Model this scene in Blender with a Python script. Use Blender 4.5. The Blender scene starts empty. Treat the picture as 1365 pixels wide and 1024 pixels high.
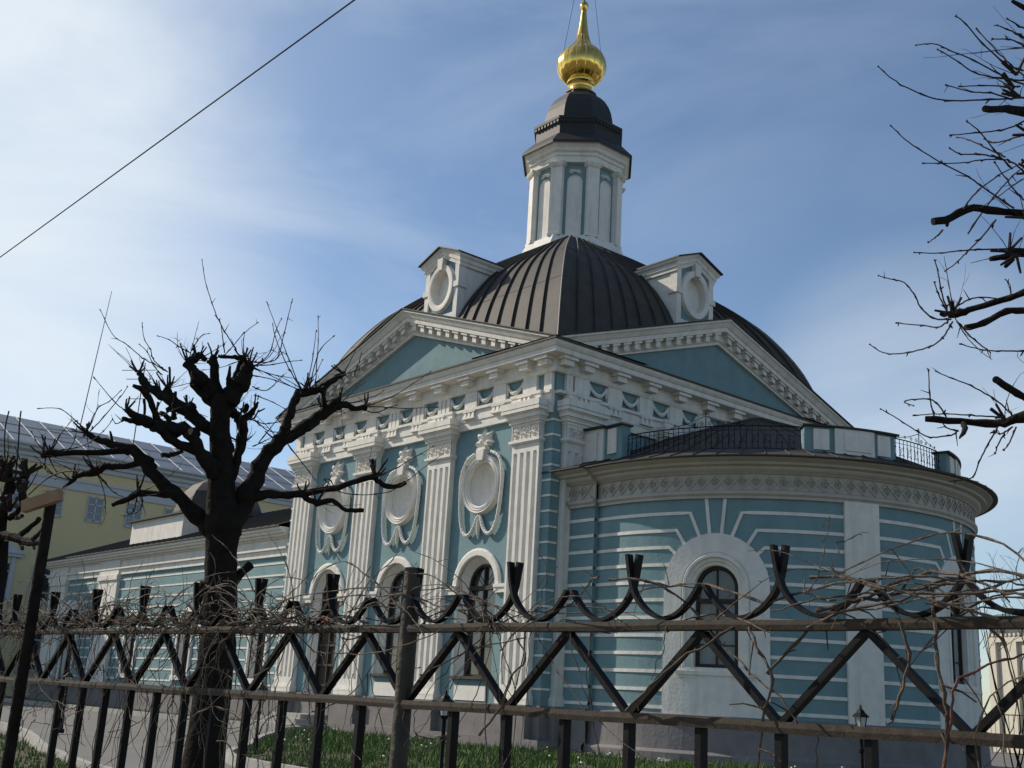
import bpy, math, random
from mathutils import Vector, Matrix
from math import sin, cos, pi, radians, sqrt
random.seed(7)
scene = bpy.context.scene
COL = scene.collection

# ------------------------------------------------------------------ camera, sky, sun, exposure
CAM = Vector((24.734, -22.557, 1.15)); FPX = 1526.3
PITCH, ROLL, YAW = .2737, -.0579, .8706
Fw = Vector((-sin(YAW)*cos(PITCH), cos(YAW)*cos(PITCH), sin(PITCH)))
R0 = Vector((cos(YAW), sin(YAW), 0)); U0 = R0.cross(Fw)
Rt = cos(ROLL)*R0 - sin(ROLL)*U0; Up = sin(ROLL)*R0 + cos(ROLL)*U0
cd = bpy.data.cameras.new('camera'); cam = bpy.data.objects.new('camera', cd); COL.objects.link(cam)
cam.matrix_world = Matrix(((Rt.x, Up.x, -Fw.x, CAM.x), (Rt.y, Up.y, -Fw.y, CAM.y), (Rt.z, Up.z, -Fw.z, CAM.z), (0, 0, 0, 1)))
cd.sensor_width = 36; cd.lens = FPX/1365*36; cd.clip_end = 3000; cd.clip_start = .05
scene.camera = cam
def ray(u, w): return (Fw + Rt*((u-682.5)/FPX) - Up*((w-512)/FPX)).normalized()
def at(u, w, t): return CAM + ray(u, w)*t

SUN = Vector((-1.85, -.75, 1.33)).normalized()      # towards the sun
EL = math.asin(SUN.z); AZ = math.atan2(SUN.x, SUN.y)
wd = bpy.data.worlds.new('World'); scene.world = wd; wd.use_nodes = True
nt = wd.node_tree; nt.nodes.clear()
def N(t, **k):
    n = nt.nodes.new(t)
    for a, b in k.items(): setattr(n, a, b)
    return n
out = N('ShaderNodeOutputWorld'); bg = N('ShaderNodeBackground'); bg.inputs[1].default_value = .125
sky = N('ShaderNodeTexSky', sky_type='NISHITA', sun_disc=False, sun_elevation=EL, sun_rotation=AZ, altitude=100, air_density=1.0, dust_density=.35, ozone_density=2.2)
tc = N('ShaderNodeTexCoord')
mp = N('ShaderNodeMapping'); mp.inputs['Rotation'].default_value = (0, 0, .5); mp.inputs['Scale'].default_value = (1.0, 1.6, 4.0)
n1 = N('ShaderNodeTexNoise'); n1.inputs['Scale'].default_value = 1.5; n1.inputs['Detail'].default_value = 7; n1.inputs['Roughness'].default_value = .55; n1.inputs['Distortion'].default_value = .5
cr = N('ShaderNodeValToRGB'); cr.color_ramp.elements[0].position = .42; cr.color_ramp.elements[0].color = (0, 0, 0, 1); cr.color_ramp.elements[1].position = .82; cr.color_ramp.elements[1].color = (.75, .75, .75, 1)
mx = N('ShaderNodeMix', data_type='RGBA'); mx.inputs[7].default_value = (6.5, 7.1, 7.6, 1)
L = nt.links.new
L(tc.outputs['Generated'], mp.inputs[0]); L(mp.outputs[0], n1.inputs['Vector']); L(n1.outputs[0], cr.inputs[0])
# thin haze veil towards the sun and one bank of cloud low in the east
def dotr(d, a, b, lo, hi):
    nv = N('ShaderNodeVectorMath', operation='DOT_PRODUCT'); nv.inputs[1].default_value = tuple(d); L(tc.outputs['Generated'], nv.inputs[0])
    mr = N('ShaderNodeMapRange', interpolation_type='SMOOTHSTEP'); mr.inputs[1].default_value = a; mr.inputs[2].default_value = b; mr.inputs[3].default_value = lo; mr.inputs[4].default_value = hi; L(nv.outputs['Value'], mr.inputs[0]); return mr.outputs[0]
def mth(op, a, b):
    n = N('ShaderNodeMath', operation=op); 
    for i, x in enumerate((a, b)):
        if hasattr(x, 'node'): L(x, n.inputs[i])
        else: n.inputs[i].default_value = x
    n.use_clamp = True; return n.outputs[0]
veil = mth('ADD', dotr(SUN, .60, 1.0, 0.0, .36), dotr(ray(-190, 300), .93, 1.0, 0, .52))
bank = dotr(ray(1230, 560), .986, .9992, 0, .95)
nmod = mth('ADD', mth('MULTIPLY', n1.outputs[0], 1.5), -.25)
amt = dotr(SUN, .25, .85, .14, .75)
fac = mth('ADD', mth('ADD', mth('MULTIPLY', cr.outputs[0], amt), mth('MULTIPLY', bank, nmod)), veil)
fac = mth('MINIMUM', fac, .92)
L(fac, mx.inputs[0]); L(sky.outputs[0], mx.inputs[6]); L(mx.outputs[2], bg.inputs[0]); L(bg.outputs[0], out.inputs[0])
sd = bpy.data.lights.new('sun', 'SUN'); so = bpy.data.objects.new('sun', sd); COL.objects.link(so)
sd.energy = 5.0; sd.angle = radians(.5); sd.color = (1, .90, .77)
so.rotation_euler = SUN.to_track_quat('Z', 'Y').to_euler(); so.location = (0, -30, 40)
scene.view_settings.view_transform = 'Standard'; scene.view_settings.look = 'None'
scene.view_settings.exposure = 0; scene.view_settings.gamma = 1

# ------------------------------------------------------------------ materials
MATS = {}
def mat(name, col, rough=.8, metal=0, var=.12, scale=3., bump=.0, bscale=30., col2=None, streak=0, spec=.3, dirt=None, warp=None):
    if name in MATS: return MATS[name]
    m = bpy.data.materials.new(name); m.use_nodes = True; t = m.node_tree; b = t.nodes['Principled BSDF']; l = t.links.new
    b.inputs['Roughness'].default_value = rough; b.inputs['Metallic'].default_value = metal
    b.inputs['Specular IOR Level'].default_value = spec
    g = t.nodes.new('ShaderNodeTexCoord'); vec = g.outputs['Object']
    n = t.nodes.new('ShaderNodeTexNoise'); n.inputs['Scale'].default_value = scale; n.inputs['Detail'].default_value = 8; n.inputs['Roughness'].default_value = .65
    l(vec, n.inputs['Vector'])
    r = t.nodes.new('ShaderNodeMapRange'); r.inputs[1].default_value = .3; r.inputs[2].default_value = .7
    l(n.outputs[0], r.inputs[0])
    c2 = col2 or tuple(c*(1-2*var) for c in col)
    mxx = t.nodes.new('ShaderNodeMix'); mxx.data_type = 'RGBA'; mxx.inputs[6].default_value = (*c2, 1); mxx.inputs[7].default_value = (*col, 1)
    l(r.outputs[0], mxx.inputs[0]); cur = mxx.outputs[2]
    if streak:
        mp2 = t.nodes.new('ShaderNodeMapping'); mp2.inputs['Scale'].default_value = (2.2, 2.2, .25); l(vec, mp2.inputs[0])
        n2 = t.nodes.new('ShaderNodeTexNoise'); n2.inputs['Scale'].default_value = 2.; n2.inputs['Detail'].default_value = 6; l(mp2.outputs[0], n2.inputs['Vector'])
        r2 = t.nodes.new('ShaderNodeMapRange'); r2.inputs[1].default_value = .5; r2.inputs[2].default_value = .75; r2.inputs[4].default_value = streak; l(n2.outputs[0], r2.inputs[0])
        m2 = t.nodes.new('ShaderNodeMix'); m2.data_type = 'RGBA'; l(r2.outputs[0], m2.inputs[0]); l(cur, m2.inputs[6]); m2.inputs[7].default_value = (*(dirt or tuple(c*.55 for c in col)), 1); cur = m2.outputs[2]
    l(cur, b.inputs['Base Color'])
    if bump:
        n3 = t.nodes.new('ShaderNodeTexNoise'); n3.inputs['Scale'].default_value = bscale; n3.inputs['Detail'].default_value = 6; l(vec, n3.inputs['Vector'])
        bp = t.nodes.new('ShaderNodeBump'); bp.inputs['Strength'].default_value = bump; bp.inputs['Distance'].default_value = .02; l(n3.outputs[0], bp.inputs['Height']); l(bp.outputs[0], b.inputs['Normal'])
    MATS[name] = m; return m
WHITE = mat('white_plaster', (.76, .73, .66), .85, var=.09, scale=2.5, bump=.3, bscale=14, streak=.42, dirt=(.42, .39, .34))
TURQ = mat('turquoise_plaster', (.182, .292, .308), .88, var=.11, scale=1.6, bump=.3, bscale=10, streak=.5, dirt=(.15, .235, .245))
PLINTH = mat('plinth_plaster', (.215, .20, .195), .9, var=.15, scale=1.8, bump=.5, bscale=12, streak=.5, dirt=(.22, .19, .17))
ROOF = mat('dark_sheet_metal', (.066, .060, .051), .68, 0, var=.18, scale=1.5, bump=.3, bscale=2.2, streak=.3, dirt=(.037, .034, .029), spec=.22)
BLACKM = mat('black_sheet_metal', (.024, .023, .023), .6, 0, var=.15, scale=3, bump=.1, bscale=6, spec=.4)
GOLD = mat('gilded_metal', (.86, .60, .16), .17, 1., var=.08, scale=4, bump=.12, bscale=5, col2=(.72, .46, .10))
IRON = mat('painted_iron', (.007, .0065, .006), .62, 0.0, var=.25, scale=14, bump=.06, bscale=90, spec=.16)
RUSTY = mat('rusty_rail', (.062, .045, .028), .8, 0, var=.2, scale=45, bump=.10, bscale=160, col2=(.022, .018, .014))
BARK = mat('bark', (.024, .019, .015), .95, var=.2, scale=14, bump=1., bscale=24, col2=(.010, .008, .007), spec=.1)
TWIG = mat('twig_bark', (.035, .025, .021), .8, var=.2, scale=10)
VINE = mat('dry_vine', (.20, .155, .11), .85, var=.25, scale=9, col2=(.05, .036, .026), bump=.4, bscale=60)
GLASS = mat('window_glass', (.035, .045, .045), .04, var=.05, spec=.9)
WOODD = mat('brown_window_wood', (.040, .026, .020), .6, var=.2, scale=8)
CURT = mat('pale_blind', (.28, .30, .28), .8, var=.05)
YEL = mat('yellow_plaster', (.66, .55, .31), .9, var=.04, scale=.7, bump=.1, streak=.10, dirt=(.48, .42, .24))
GREYW = mat('grey_trim', (.50, .52, .54), .85, var=.05)
ZINC = mat('galvanised_roof', (.24, .26, .28), .42, .5, var=.15, scale=.8, streak=.3, dirt=(.15, .16, .17))
GREENR = mat('green_roof_paint', (.10, .20, .19), .6, var=.1)
CREAM = mat('cream_plaster', (.58, .55, .46), .85, var=.05, streak=.15)
GRASS = mat('grass_blades', (.10, .17, .035), .8, var=.25, scale=3, col2=(.045, .09, .018))
SOIL = mat('soil', (.085, .07, .045), 1, var=.2, scale=4, bump=.6, bscale=8, col2=(.05, .06, .02))
ASPH = mat('asphalt', (.17, .165, .155), .95, var=.12, scale=.8, bump=.4, bscale=40, streak=.2)
KERB = mat('concrete', (.36, .35, .32), .9, var=.12, scale=3, bump=.4, bscale=20)
PLANK = mat('weathered_plank', (.34, .20, .115), .8, var=.2, scale=5, streak=.4, dirt=(.16, .09, .05), bump=.4)
FLOW = mat('white_petals', (.75, .75, .66), .7, var=.05)
LGLASS = mat('milky_glass', (.45, .47, .46), .25, var=.05, spec=.6)
WIREM = mat('cable_sheath', (.03, .03, .03), .6)
STONE = mat('limestone', (.30, .28, .25), .9, var=.2, scale=5, bump=.8, bscale=10)

# ------------------------------------------------------------------ mesh helpers
OFF = {}
class MB:
    def __init__(s): s.v = []; s.f = []
    def add(s, vs, fs):
        o = len(s.v); s.v += [tuple(v) for v in vs]; s.f += [tuple(i+o for i in f) for f in fs]; return s
    def box(s, M, a0, a1, b0, b1, c0, c1):
        p = [M(a, b, c) for a in (a0, a1) for b in (b0, b1) for c in (c0, c1)]
        return s.add(p, [(0, 1, 3, 2), (4, 6, 7, 5), (0, 4, 5, 1), (2, 3, 7, 6), (0, 2, 6, 4), (1, 5, 7, 3)])
    def loft(s, rings, closed=True, cap=False):
        n = len(rings[0]); vs = [p for r in rings for p in r]; fs = []
        for i in range(len(rings)-1):
            for j in range(n if closed else n-1):
                k = (j+1) % n; fs.append((i*n+j, i*n+k, (i+1)*n+k, (i+1)*n+j))
        if cap: fs += [tuple(range(n))[::-1], tuple((len(rings)-1)*n+j for j in range(n))]
        return s.add(vs, fs)
    def lathe(s, prof, c=(0, 0), n=32, ph=0, sc=1.0):
        rings = [[(c[0]+r*sc*cos(ph+2*pi*j/n), c[1]+r*sc*sin(ph+2*pi*j/n), z) for j in range(n)] for r, z in prof]
        return s.loft(rings, True, True)
    def tube(s, pts, rad, n=6, flat=None):
        pts = [Vector(p) for p in pts]; m = len(pts)
        if not hasattr(rad, '__len__'): rad = [rad]*m
        rings = []; t0 = (pts[1]-pts[0]).normalized(); ref = Vector((0, 0, 1)) if abs(t0.z) < .9 else Vector((1, 0, 0))
        x = t0.cross(ref).normalized()
        for i in range(m):
            t = (pts[min(i+1, m-1)]-pts[max(i-1, 0)])
            t = t.normalized() if t.length > 1e-9 else t0
            x = (x - t*x.dot(t)); x = x.normalized() if x.length > 1e-6 else t.cross(Vector((.3, .5, .8))).normalized()
            y = t.cross(x)
            rings.append([pts[i] + (x*cos(2*pi*k/n) + y*sin(2*pi*k/n))*rad[i] for k in range(n)])
        return s.loft(rings, True, True)
    def prism(s, poly, M, b0, b1):   # polygon in (a,c), extruded along b
        n = len(poly); vs = [M(a, b0, c) for a, c in poly] + [M(a, b1, c) for a, c in poly]
        return s.add(vs, [tuple(range(n)), tuple(range(2*n-1, n-1, -1))] + [(i, (i+1) % n, n+(i+1) % n, n+i) for i in range(n)])
def tag(o, label=None, cat=None, group=None, kind=None):
    if label: o['label'] = label
    if cat: o['category'] = cat
    if group: o['group'] = group
    if kind: o['kind'] = kind
    return o
def empty(name, loc, label, cat, group=None):
    o = bpy.data.objects.new(name, None); COL.objects.link(o); o.location = loc; OFF[o.name] = Vector(loc); o.empty_display_size = .3
    return tag(o, label, cat, group)
def obj(name, mb, m, parent=None, smooth=False, off=None, recalc=True):
    import bmesh
    o0 = OFF[parent.name] if parent else Vector(off or (0, 0, 0))
    me = bpy.data.meshes.new(name); me.from_pydata([tuple(Vector(v)-o0) for v in mb.v], [], mb.f)
    if recalc:
        bm = bmesh.new(); bm.from_mesh(me); bmesh.ops.recalc_face_normals(bm, faces=bm.faces); bm.to_mesh(me); bm.free()
    if smooth:
        me.shade_smooth()
        try: me.set_sharp_from_angle(angle=radians(38))
        except Exception: pass
    me.materials.append(m); o = bpy.data.objects.new(name, me); COL.objects.link(o)
    if parent: o.parent = parent; OFF[o.name] = o0
    else: o.location = o0; OFF[o.name] = o0
    return o
def copy_tree(o, parent=None):
    c = o.copy(); COL.objects.link(c); c.parent = parent
    for ch in [k for k in bpy.data.objects if k.parent == o]: copy_tree(ch, c)
    return c
W3 = lambda a, b, c: (a, b, c)
def smooth_path(pts, k=4):
    P = [Vector(p) for p in pts]; out = []
    for i in range(len(P)-1):
        p0, p1, p2, p3 = P[max(i-1, 0)], P[i], P[i+1], P[min(i+2, len(P)-1)]
        for j in range(k):
            t = j/k; out.append(.5*((2*p1)+(p2-p0)*t+(2*p0-5*p1+4*p2-p3)*t*t+(3*p1-p0-3*p2+p3)*t**3))
    out.append(P[-1]); return out
# ---- walls with openings, in any mapping M(t, d, z)
def arch_hole(tc, hw, zs, zp):
    return dict(tc=tc, hw=hw, lo=lambda t: zs, hi=lambda t: zp+sqrt(max(hw*hw-(t-tc)**2, 0)))
def oval_hole(tc, a, zc, b):
    f = lambda t: b*sqrt(max(1-((t-tc)/a)**2, 0))
    return dict(tc=tc, hw=a, lo=lambda t: zc-f(t), hi=lambda t: zc+f(t))
def wallcols(mb, M, t0, t1, z0, z1, d, holes=(), step=1e9):
    ts = {round(t0, 5), round(t1, 5)}
    n = int((t1-t0)/step)
    for i in range(1, n+1): ts.add(round(t0+(t1-t0)*i/(n+1), 5))
    for h in holes:
        for k in range(15): ts.add(round(min(max(h['tc']-h['hw']*cos(pi*k/14), t0), t1), 5))
    ts = sorted(ts)
    for a, b in zip(ts, ts[1:]):
        if b-a < 1e-4: continue
        m = (a+b)/2; hs = sorted([h for h in holes if abs(m-h['tc']) < h['hw']], key=lambda h: h['lo'](m))
        la, lb = z0, z0
        for h in hs:
            ha, hb = h['lo'](a), h['lo'](b)
            if max(ha-la, hb-lb) > 1e-4: mb.add([M(a, d, la), M(b, d, lb), M(b, d, hb), M(a, d, ha)], [(0, 1, 2, 3)])
            la, lb = h['hi'](a), h['hi'](b)
        mb.add([M(a, d, la), M(b, d, lb), M(b, d, z1), M(a, d, z1)], [(0, 1, 2, 3)])
def arch_pts(tc, hw, zs, zp, n=14, legs=2):
    return [(tc-hw, zs+(zp-zs)*i/legs) for i in range(legs)] + [(tc-hw*cos(pi*k/n), zp+hw*sin(pi*k/n)) for k in range(n+1)] + [(tc+hw, zp-(zp-zs)*(i+1)/legs) for i in range(legs)]
def oval_pts(tc, a, zc, b, n=32): return [(tc+a*cos(2*pi*k/n), zc+b*sin(2*pi*k/n)) for k in range(n)]
def bridge(mb, M, seq, closed=False):     # seq: [(pts, d), ...]
    mb.loft([[M(t, d, z) for t, z in pts] for pts, d in seq], closed)
def archfill(mb, M, pts, d):
    c = M(sum(p[0] for p in pts)/len(pts), d, sum(p[1] for p in pts)/len(pts))
    vs = [M(t, d, z) for t, z in pts]+[c]; n = len(pts)
    mb.add(vs, [(i, (i+1) % n, n) for i in range(n)])

# ================================================================== GROUND
def gz(x, y):   # church stands level; the lawn falls gently towards the street
    k = min(max((-6-y)/14, 0), 1) if x > -10 else min(max((-6-y)/14, 0), 1)
    kx = min(max((y+x*-1+0)/1, 0), 1)
    return -.5*k*k*(3-2*k)
g = MB(); xs = [-800, -200, -80]+[-60+3*i for i in range(34)]+[60, 120, 300, 800]; ys = [-800, -200, -60, -40]+[-30+2*i for i in range(40)]+[70, 150, 400, 800]
g.add([(x, y, gz(x, y)-.05) for x in xs for y in ys], [(i*len(ys)+j, (i+1)*len(ys)+j, (i+1)*len(ys)+j+1, i*len(ys)+j+1) for i in range(len(xs)-1) for j in range(len(ys)-1)])
tag(obj('ground', g, ASPH), kind='structure')
def sheet(poly, dz, cell=1.0):   # a draped polygon
    import bmesh
    bm = bmesh.new(); vs = [bm.verts.new((x, y, 0)) for x, y in poly]; bm.faces.new(vs)
    x0, x1 = min(p[0] for p in poly), max(p[0] for p in poly); y0, y1 = min(p[1] for p in poly), max(p[1] for p in poly)
    for ax, a, b in ((0, x0, x1), (1, y0, y1)):
        k = a+cell
        while k < b:
            no = (1, 0, 0) if ax == 0 else (0, 1, 0)
            bmesh.ops.bisect_plane(bm, geom=bm.verts[:]+bm.edges[:]+bm.faces[:], plane_co=tuple(k*c for c in no), plane_no=no); k += cell
    m = MB(); bm.verts.index_update(); m.add([(v.co.x, v.co.y, gz(v.co.x, v.co.y)+dz) for v in bm.verts], [tuple(v.index for v in f.verts) for f in bm.faces]); bm.free(); return m
BED = [(6.2, -11.6), (3.3, -11.1), (1.0, -9.4), (-1.3, -7.9), (-4.5, -5.6), (-7.6, -3.6), (-9.0, -2.2), (-8.4, -1.3), (0, -1.2), (1.2, -.2), (3.2, -.6), (6, .9), (8.4, 3.5), (9.6, 7), (9.4, 12), (14, 16), (20, 14), (19.5, -8), (12, -11.4)]
BED2 = [(-60, -2.6), (-13, -2.6), (-12.4, -1.0), (-60, -1.0)]
BED3 = [(-45, -11.5), (-12, -11.5), (0.5, -13.8), (6.0, -14.6), (13.5, -14.4), (20, -16), (24, -19.5), (14, -20.5), (-45, -20.5)]
for P in (BED, BED2, BED3): tag(obj('lawn_soil', sheet(P, .012), SOIL), kind='structure')
def kerb(pts, w=.14, h=.13):
    m = MB(); P = smooth_path([(x, y, 0) for x, y in pts], 5); L_, R_ = [], []
    rings = []
    for i, p in enumerate(P):
        t = (P[min(i+1, len(P)-1)]-P[max(i-1, 0)]).normalized(); n = Vector((-t.y, t.x, 0))
        z = gz(p.x, p.y)
        a, b = p-n*w/2, p+n*w/2
        rings.append([(a.x, a.y, z-.1), (a.x, a.y, z+h), (b.x, b.y, z+h), (b.x, b.y, z-.1)])
    m.loft(rings, True, True); return m
for pts in ([(20, -8.0), (12, -11.45), (6.2, -11.7), (3.3, -11.2), (1.0, -9.5), (-1.3, -8.0), (-4.5, -5.7), (-7.6, -3.7), (-9.1, -2.2)], [(-60, -2.7), (-13, -2.7), (-12.2, -1.2)], [(-45, -11.4), (-12, -11.4), (.5, -13.7), (6, -14.5), (13.5, -14.3), (20, -15.9), (24, -19.4)]):
    tag(obj('kerb', kerb(pts), KERB), kind='structure')
# grass blades and spring flowers
def inpoly(x, y, P):
    c = False; j = len(P)-1
    for i in range(len(P)):
        if (P[i][1] > y) != (P[j][1] > y) and x < (P[j][0]-P[i][0])*(y-P[i][1])/(P[j][1]-P[i][1])+P[i][0]: c = not c
        j = i
    return c
rg = random.Random(3); gm = MB(); fm = MB()
def blades(P, n, xr, yr, hmax=.2):
    k = 0
    while k < n:
        x, y = rg.uniform(*xr), rg.uniform(*yr)
        if not inpoly(x, y, P): continue
        k += 1
        pt = sin(x*1.7+2*sin(y*1.3))*sin(y*2.1+x*.4)+.5*sin(x*4.3+y*3.1)
        if pt > .62 and rg.random() < .93: continue
        h = hmax*rg.uniform(.3, 1)*(.8+.9*max(0, sin(x*2.9+1.3*sin(y*2.3))*sin(y*3.3-x)))*(1.5 if rg.random() < .04 else 1); a = rg.uniform(0, 6.28); w = rg.uniform(.010, .022); dx, dy = cos(a)*w, sin(a)*w; bx, by = rg.gauss(0, .3)*h, rg.gauss(0, .3)*h
        z = gz(x, y)
        gm.add([(x-dx, y-dy, z), (x+dx, y+dy, z), (x+bx, y+by, z+h)], [(0, 1, 2)])
blades(BED, 52000, (-9, 20), (-12, 8)); blades(BED2, 9000, (-45, -12), (-2.7, -.9), .16); blades(BED3, 22000, (-20, 16), (-18, -11.4), .15)
tag(obj('grass', gm, GRASS, recalc=False), 'short spring grass on the beds below the church wall', 'grass', kind='stuff')
for _ in range(100):
    x, y = rg.uniform(-8, 14), rg.uniform(-11, 2)
    if not inpoly(x, y, BED) or sin(x*1.1)*cos(y*1.4) < -.1: continue
    z = gz(x, y)+rg.uniform(.14, .26); r = rg.uniform(.018, .035)
    fm.add([(x+r*cos(k*1.2566), y+r*sin(k*1.2566), z+.01*(k % 2)) for k in range(5)]+[(x, y, z+.03), (x, y, z-.02)], [(k, (k+1) % 5, 5) for k in range(5)]+[(k, (k+1) % 5, 6) for k in range(5)])
tag(obj('white_flowers', fm, FLOW, recalc=False), 'small white spring flowers scattered in the church lawn', 'flowers', kind='stuff')

# ================================================================== CHURCH
church = empty('church', (-7.5, 7.5, 0), 'turquoise and white baroque church with dark square dome, gilded onion finial and round apse', 'church')
def part(name, mb, m, parent=None, smooth=False, label=None):
    if name in ('tower_drum', 'blind_niche', 'relief_ornament', 'tower_pilaster', 'tower_cornice', 'cupola_base', 'dentil_row', 'cupola'):
        K = ((0, 0), (19.3, 19.3), (22.82, 22.45), (23.55, 23.20), (24.1, 23.82), (24.8, 24.58), (24.98, 24.8), (26.4, 26.4), (99, 99))
        def fz(z):
            for (a, b), (c, d) in zip(K, K[1:]):
                if z <= c: return b+(d-b)*(z-a)/(c-a)
        mb.v = [(x, y, fz(z)) for x, y, z in mb.v]
    o = obj(name, mb, m, parent or church, smooth)
    if label: o['label'] = label
    return o
W = 15.0
FA = lambda s, d, z: (-s, -d, z)
FB = lambda s, d, z: (d, s, z)
FC = lambda s, d, z: (-s, W+d, z)
FD = lambda s, d, z: (-W-d, s, z)
PS = [.99, 5.32, 9.68, 14.01]; PH = .62
BAY = [3.155, 7.5, 11.845]; TRI = [.99+13.02*i/9 for i in range(10)]

def pilaster(M, sc, fancy=True):
    m = MB(); a0, a1 = sc-PH, sc+PH
    gr = [(a0+.17+i*(2*PH-.34)/3) for i in range(4)]
    def sec(groove):
        pts = [(a0, 0), (a0, .2)]
        for gx in gr: 
            dd = .085 if groove else 0
            pts += [(gx-.085, .2), (gx-.045, .2-dd*.8), (gx, .2-dd), (gx+.045, .2-dd*.8), (gx+.085, .2)]
        return pts+[(a1, .2), (a1, 0)]
    S0, S1 = sec(False), sec(True)
    lv = [(1.5, S0), (1.72, S0), (1.74, S1), (8.55, S1), (8.6, S0), (8.86, S0)]
    m.loft([[M(s, d, z) for s, d in S] for z, S in lv], False)
    o = part('pilaster', m, WHITE)
    b = MB(); b.box(M, a0-.07, a1+.07, 0, .28, 1.2, 1.34)
    for i in range(4):
        e = .08-.022*i; b.box(M, a0-e, a1+e, 0, .285-.022*i, 1.34+.04*i, 1.38+.04*i)
    part('base', b, WHITE, o)
    c = MB(); c.box(M, a0-.05, a1+.05, 0, .26, 8.86, 8.9); c.box(M, a0-.08, a1+.08, 0, .30, 8.9, 8.98)
    c.box(M, a0-.0, a1+.0, 0, .215, 8.98, 9.42)
    st = [(.03, .25, 9.42, 9.50), (.08, .31, 9.50, 9.58), (.11, .34, 9.58, 9.63), (.17, .41, 9.63, 9.76), (.20, .45, 9.76, 9.80), (.26, .52, 9.80, 9.90), (.26, .53, 9.92, 10.12)]
    for e, d, z0, z1 in st: c.box(M, a0-e, a1+e, 0, d, z0, z1)
    c.box(M, a0-.22, a1+.22, 0, .48, 9.90, 9.92)
    if fancy:
        for i in range(3):
            cx = sc+(i-1)*.41
            for k in range(8):
                a = 2*pi*k/8; 
                c.add([M(cx+.02*cos(a-.5), .235, 9.2+.02*sin(a-.5)), M(cx+.17*cos(a-.16), .235, 9.2+.17*sin(a-.16)), M(cx+.185*cos(a), .225, 9.2+.185*sin(a)), M(cx+.17*cos(a+.16), .235, 9.2+.17*sin(a+.16)), M(cx+.10*cos(a), .275, 9.2+.10*sin(a))], [(0, 1, 4), (1, 2, 4), (2, 3, 4), (3, 0, 4)])
        for s0 in (-.62, -.21, .2, .61): c.box(M, sc+s0-.012 if s0 > 0 else sc+s0, sc+s0+.012, .2, .24, 8.98, 9.42)
    part('capital', c, WHITE, o)

def medallion(M, tc, zc, a=.72, b=.74):
    r = MB()
    prof = [(0, -.02), (.0, .10), (.05, .15), (.10, .12), (.13, .17), (.17, .14), (.21, .17), (.25, .10), (.27, 0)]
    bridge(r, M, [(oval_pts(tc, a-.03+e, zc, b-.03+e, 40), d) for e, d in prof], True)
    o = part('medallion', r, WHITE, None, True)
    bw = MB(); seq = []
    for k, f in enumerate([1, .96, .85, .68, .45, .2]):
        seq.append((oval_pts(tc, a*f, zc, b*f, 40), -.02-.34*(1-f**2.2)))
    bridge(bw, M, seq, True); archfill(bw, M, oval_pts(tc, a*.2, zc, b*.2, 40), seq[-1][1]); part('bowl', bw, WHITE, o, True)
    k = MB(); k.prism([(tc-.14, zc+b+.02), (tc+.14, zc+b+.02), (tc+.2, zc+b+.36), (tc-.2, zc+b+.36)], M, .0, .24)
    k.prism([(tc-.23, zc+b+.34), (tc+.23, zc+b+.34), (tc+.2, zc+b+.44), (tc-.2, zc+b+.44)], M, .0, .2); part('keystone', k, WHITE, o)
    gl = MB()
    H = [(0, -1.0), (.10, -1.1), (.22, -1.36), (.40, -1.56), (.60, -1.59), (.82, -1.36), (.95, -.9), (1.01, -.3), (1.03, .2), (.95, .56), (.75, .86), (.4, 1.02)]
    for sg in (-1, 1):
        P = smooth_path([M(tc+sg*x, .10, zc+y) for x, y in H], 5)
        gl.tube(P, [.040+.010*(i % 2 == 0)+.018*min(1, i/8)*(1 if i < 46 else .5) for i in range(len(P))], 6)
    P = smooth_path([M(tc, .09, zc-1.0), M(tc, .12, zc-1.25), M(tc, .1, zc-1.5), M(tc, .09, zc-1.74)], 3); gl.tube(P, [.03, .04, .05, .05, .07, .07, .06, .05, .03, .015][:len(P)], 6)
    part('garland', gl, WHITE, o, False)
    lf = MB(); cz = zc+b+.62
    for ang, ln, wd_ in ((90, .46, .14), (42, .50, .13), (138, .50, .13), (-4, .50, .13), (184, .50, .13), (-48, .36, .10), (228, .36, .10)):
        A = radians(ang); ux, uz = cos(A), sin(A); px, pz = -uz, ux
        q = lambda l, w, d: M(tc+ux*l+px*w, d, cz+uz*l+pz*w)
        lf.add([q(.0, 0, .09), q(ln*.35, wd_*.75, .07), q(ln*.6, wd_*1.0, .06), q(ln*.72, wd_*.55, .07), q(ln, 0, .05), q(ln*.72, -wd_*.55, .07), q(ln*.6, -wd_, .06), q(ln*.35, -wd_*.75, .07), q(ln*.55, 0, .20)],
               [(i, (i+1) % 8, 8) for i in range(8)])
        lf.add([q(.0, 0, .0), q(ln*.35, wd_*.75, .0), q(ln*.6, wd_*1.0, .0), q(ln*.72, wd_*.55, .0), q(ln, 0, .0), q(ln*.72, -wd_*.55, .0), q(ln*.6, -wd_, .0), q(ln*.35, -wd_*.75, .0),
                q(.0, 0, .09), q(ln*.35, wd_*.75, .07), q(ln*.6, wd_*1.0, .06), q(ln*.72, wd_*.55, .07), q(ln, 0, .05), q(ln*.72, -wd_*.55, .07), q(ln*.6, -wd_, .06), q(ln*.35, -wd_*.75, .07)], [(i, (i+1) % 8, 8+(i+1) % 8, 8+i) for i in range(8)])
    lf.add([M(tc+.09*cos(k), .22, cz+.09*sin(k)) for k in [2*pi*i/8 for i in range(8)]]+[M(tc, .25, cz)], [(i, (i+1) % 8, 8) for i in range(8)])
    part('leaf_ornament', lf, WHITE, o)

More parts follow.
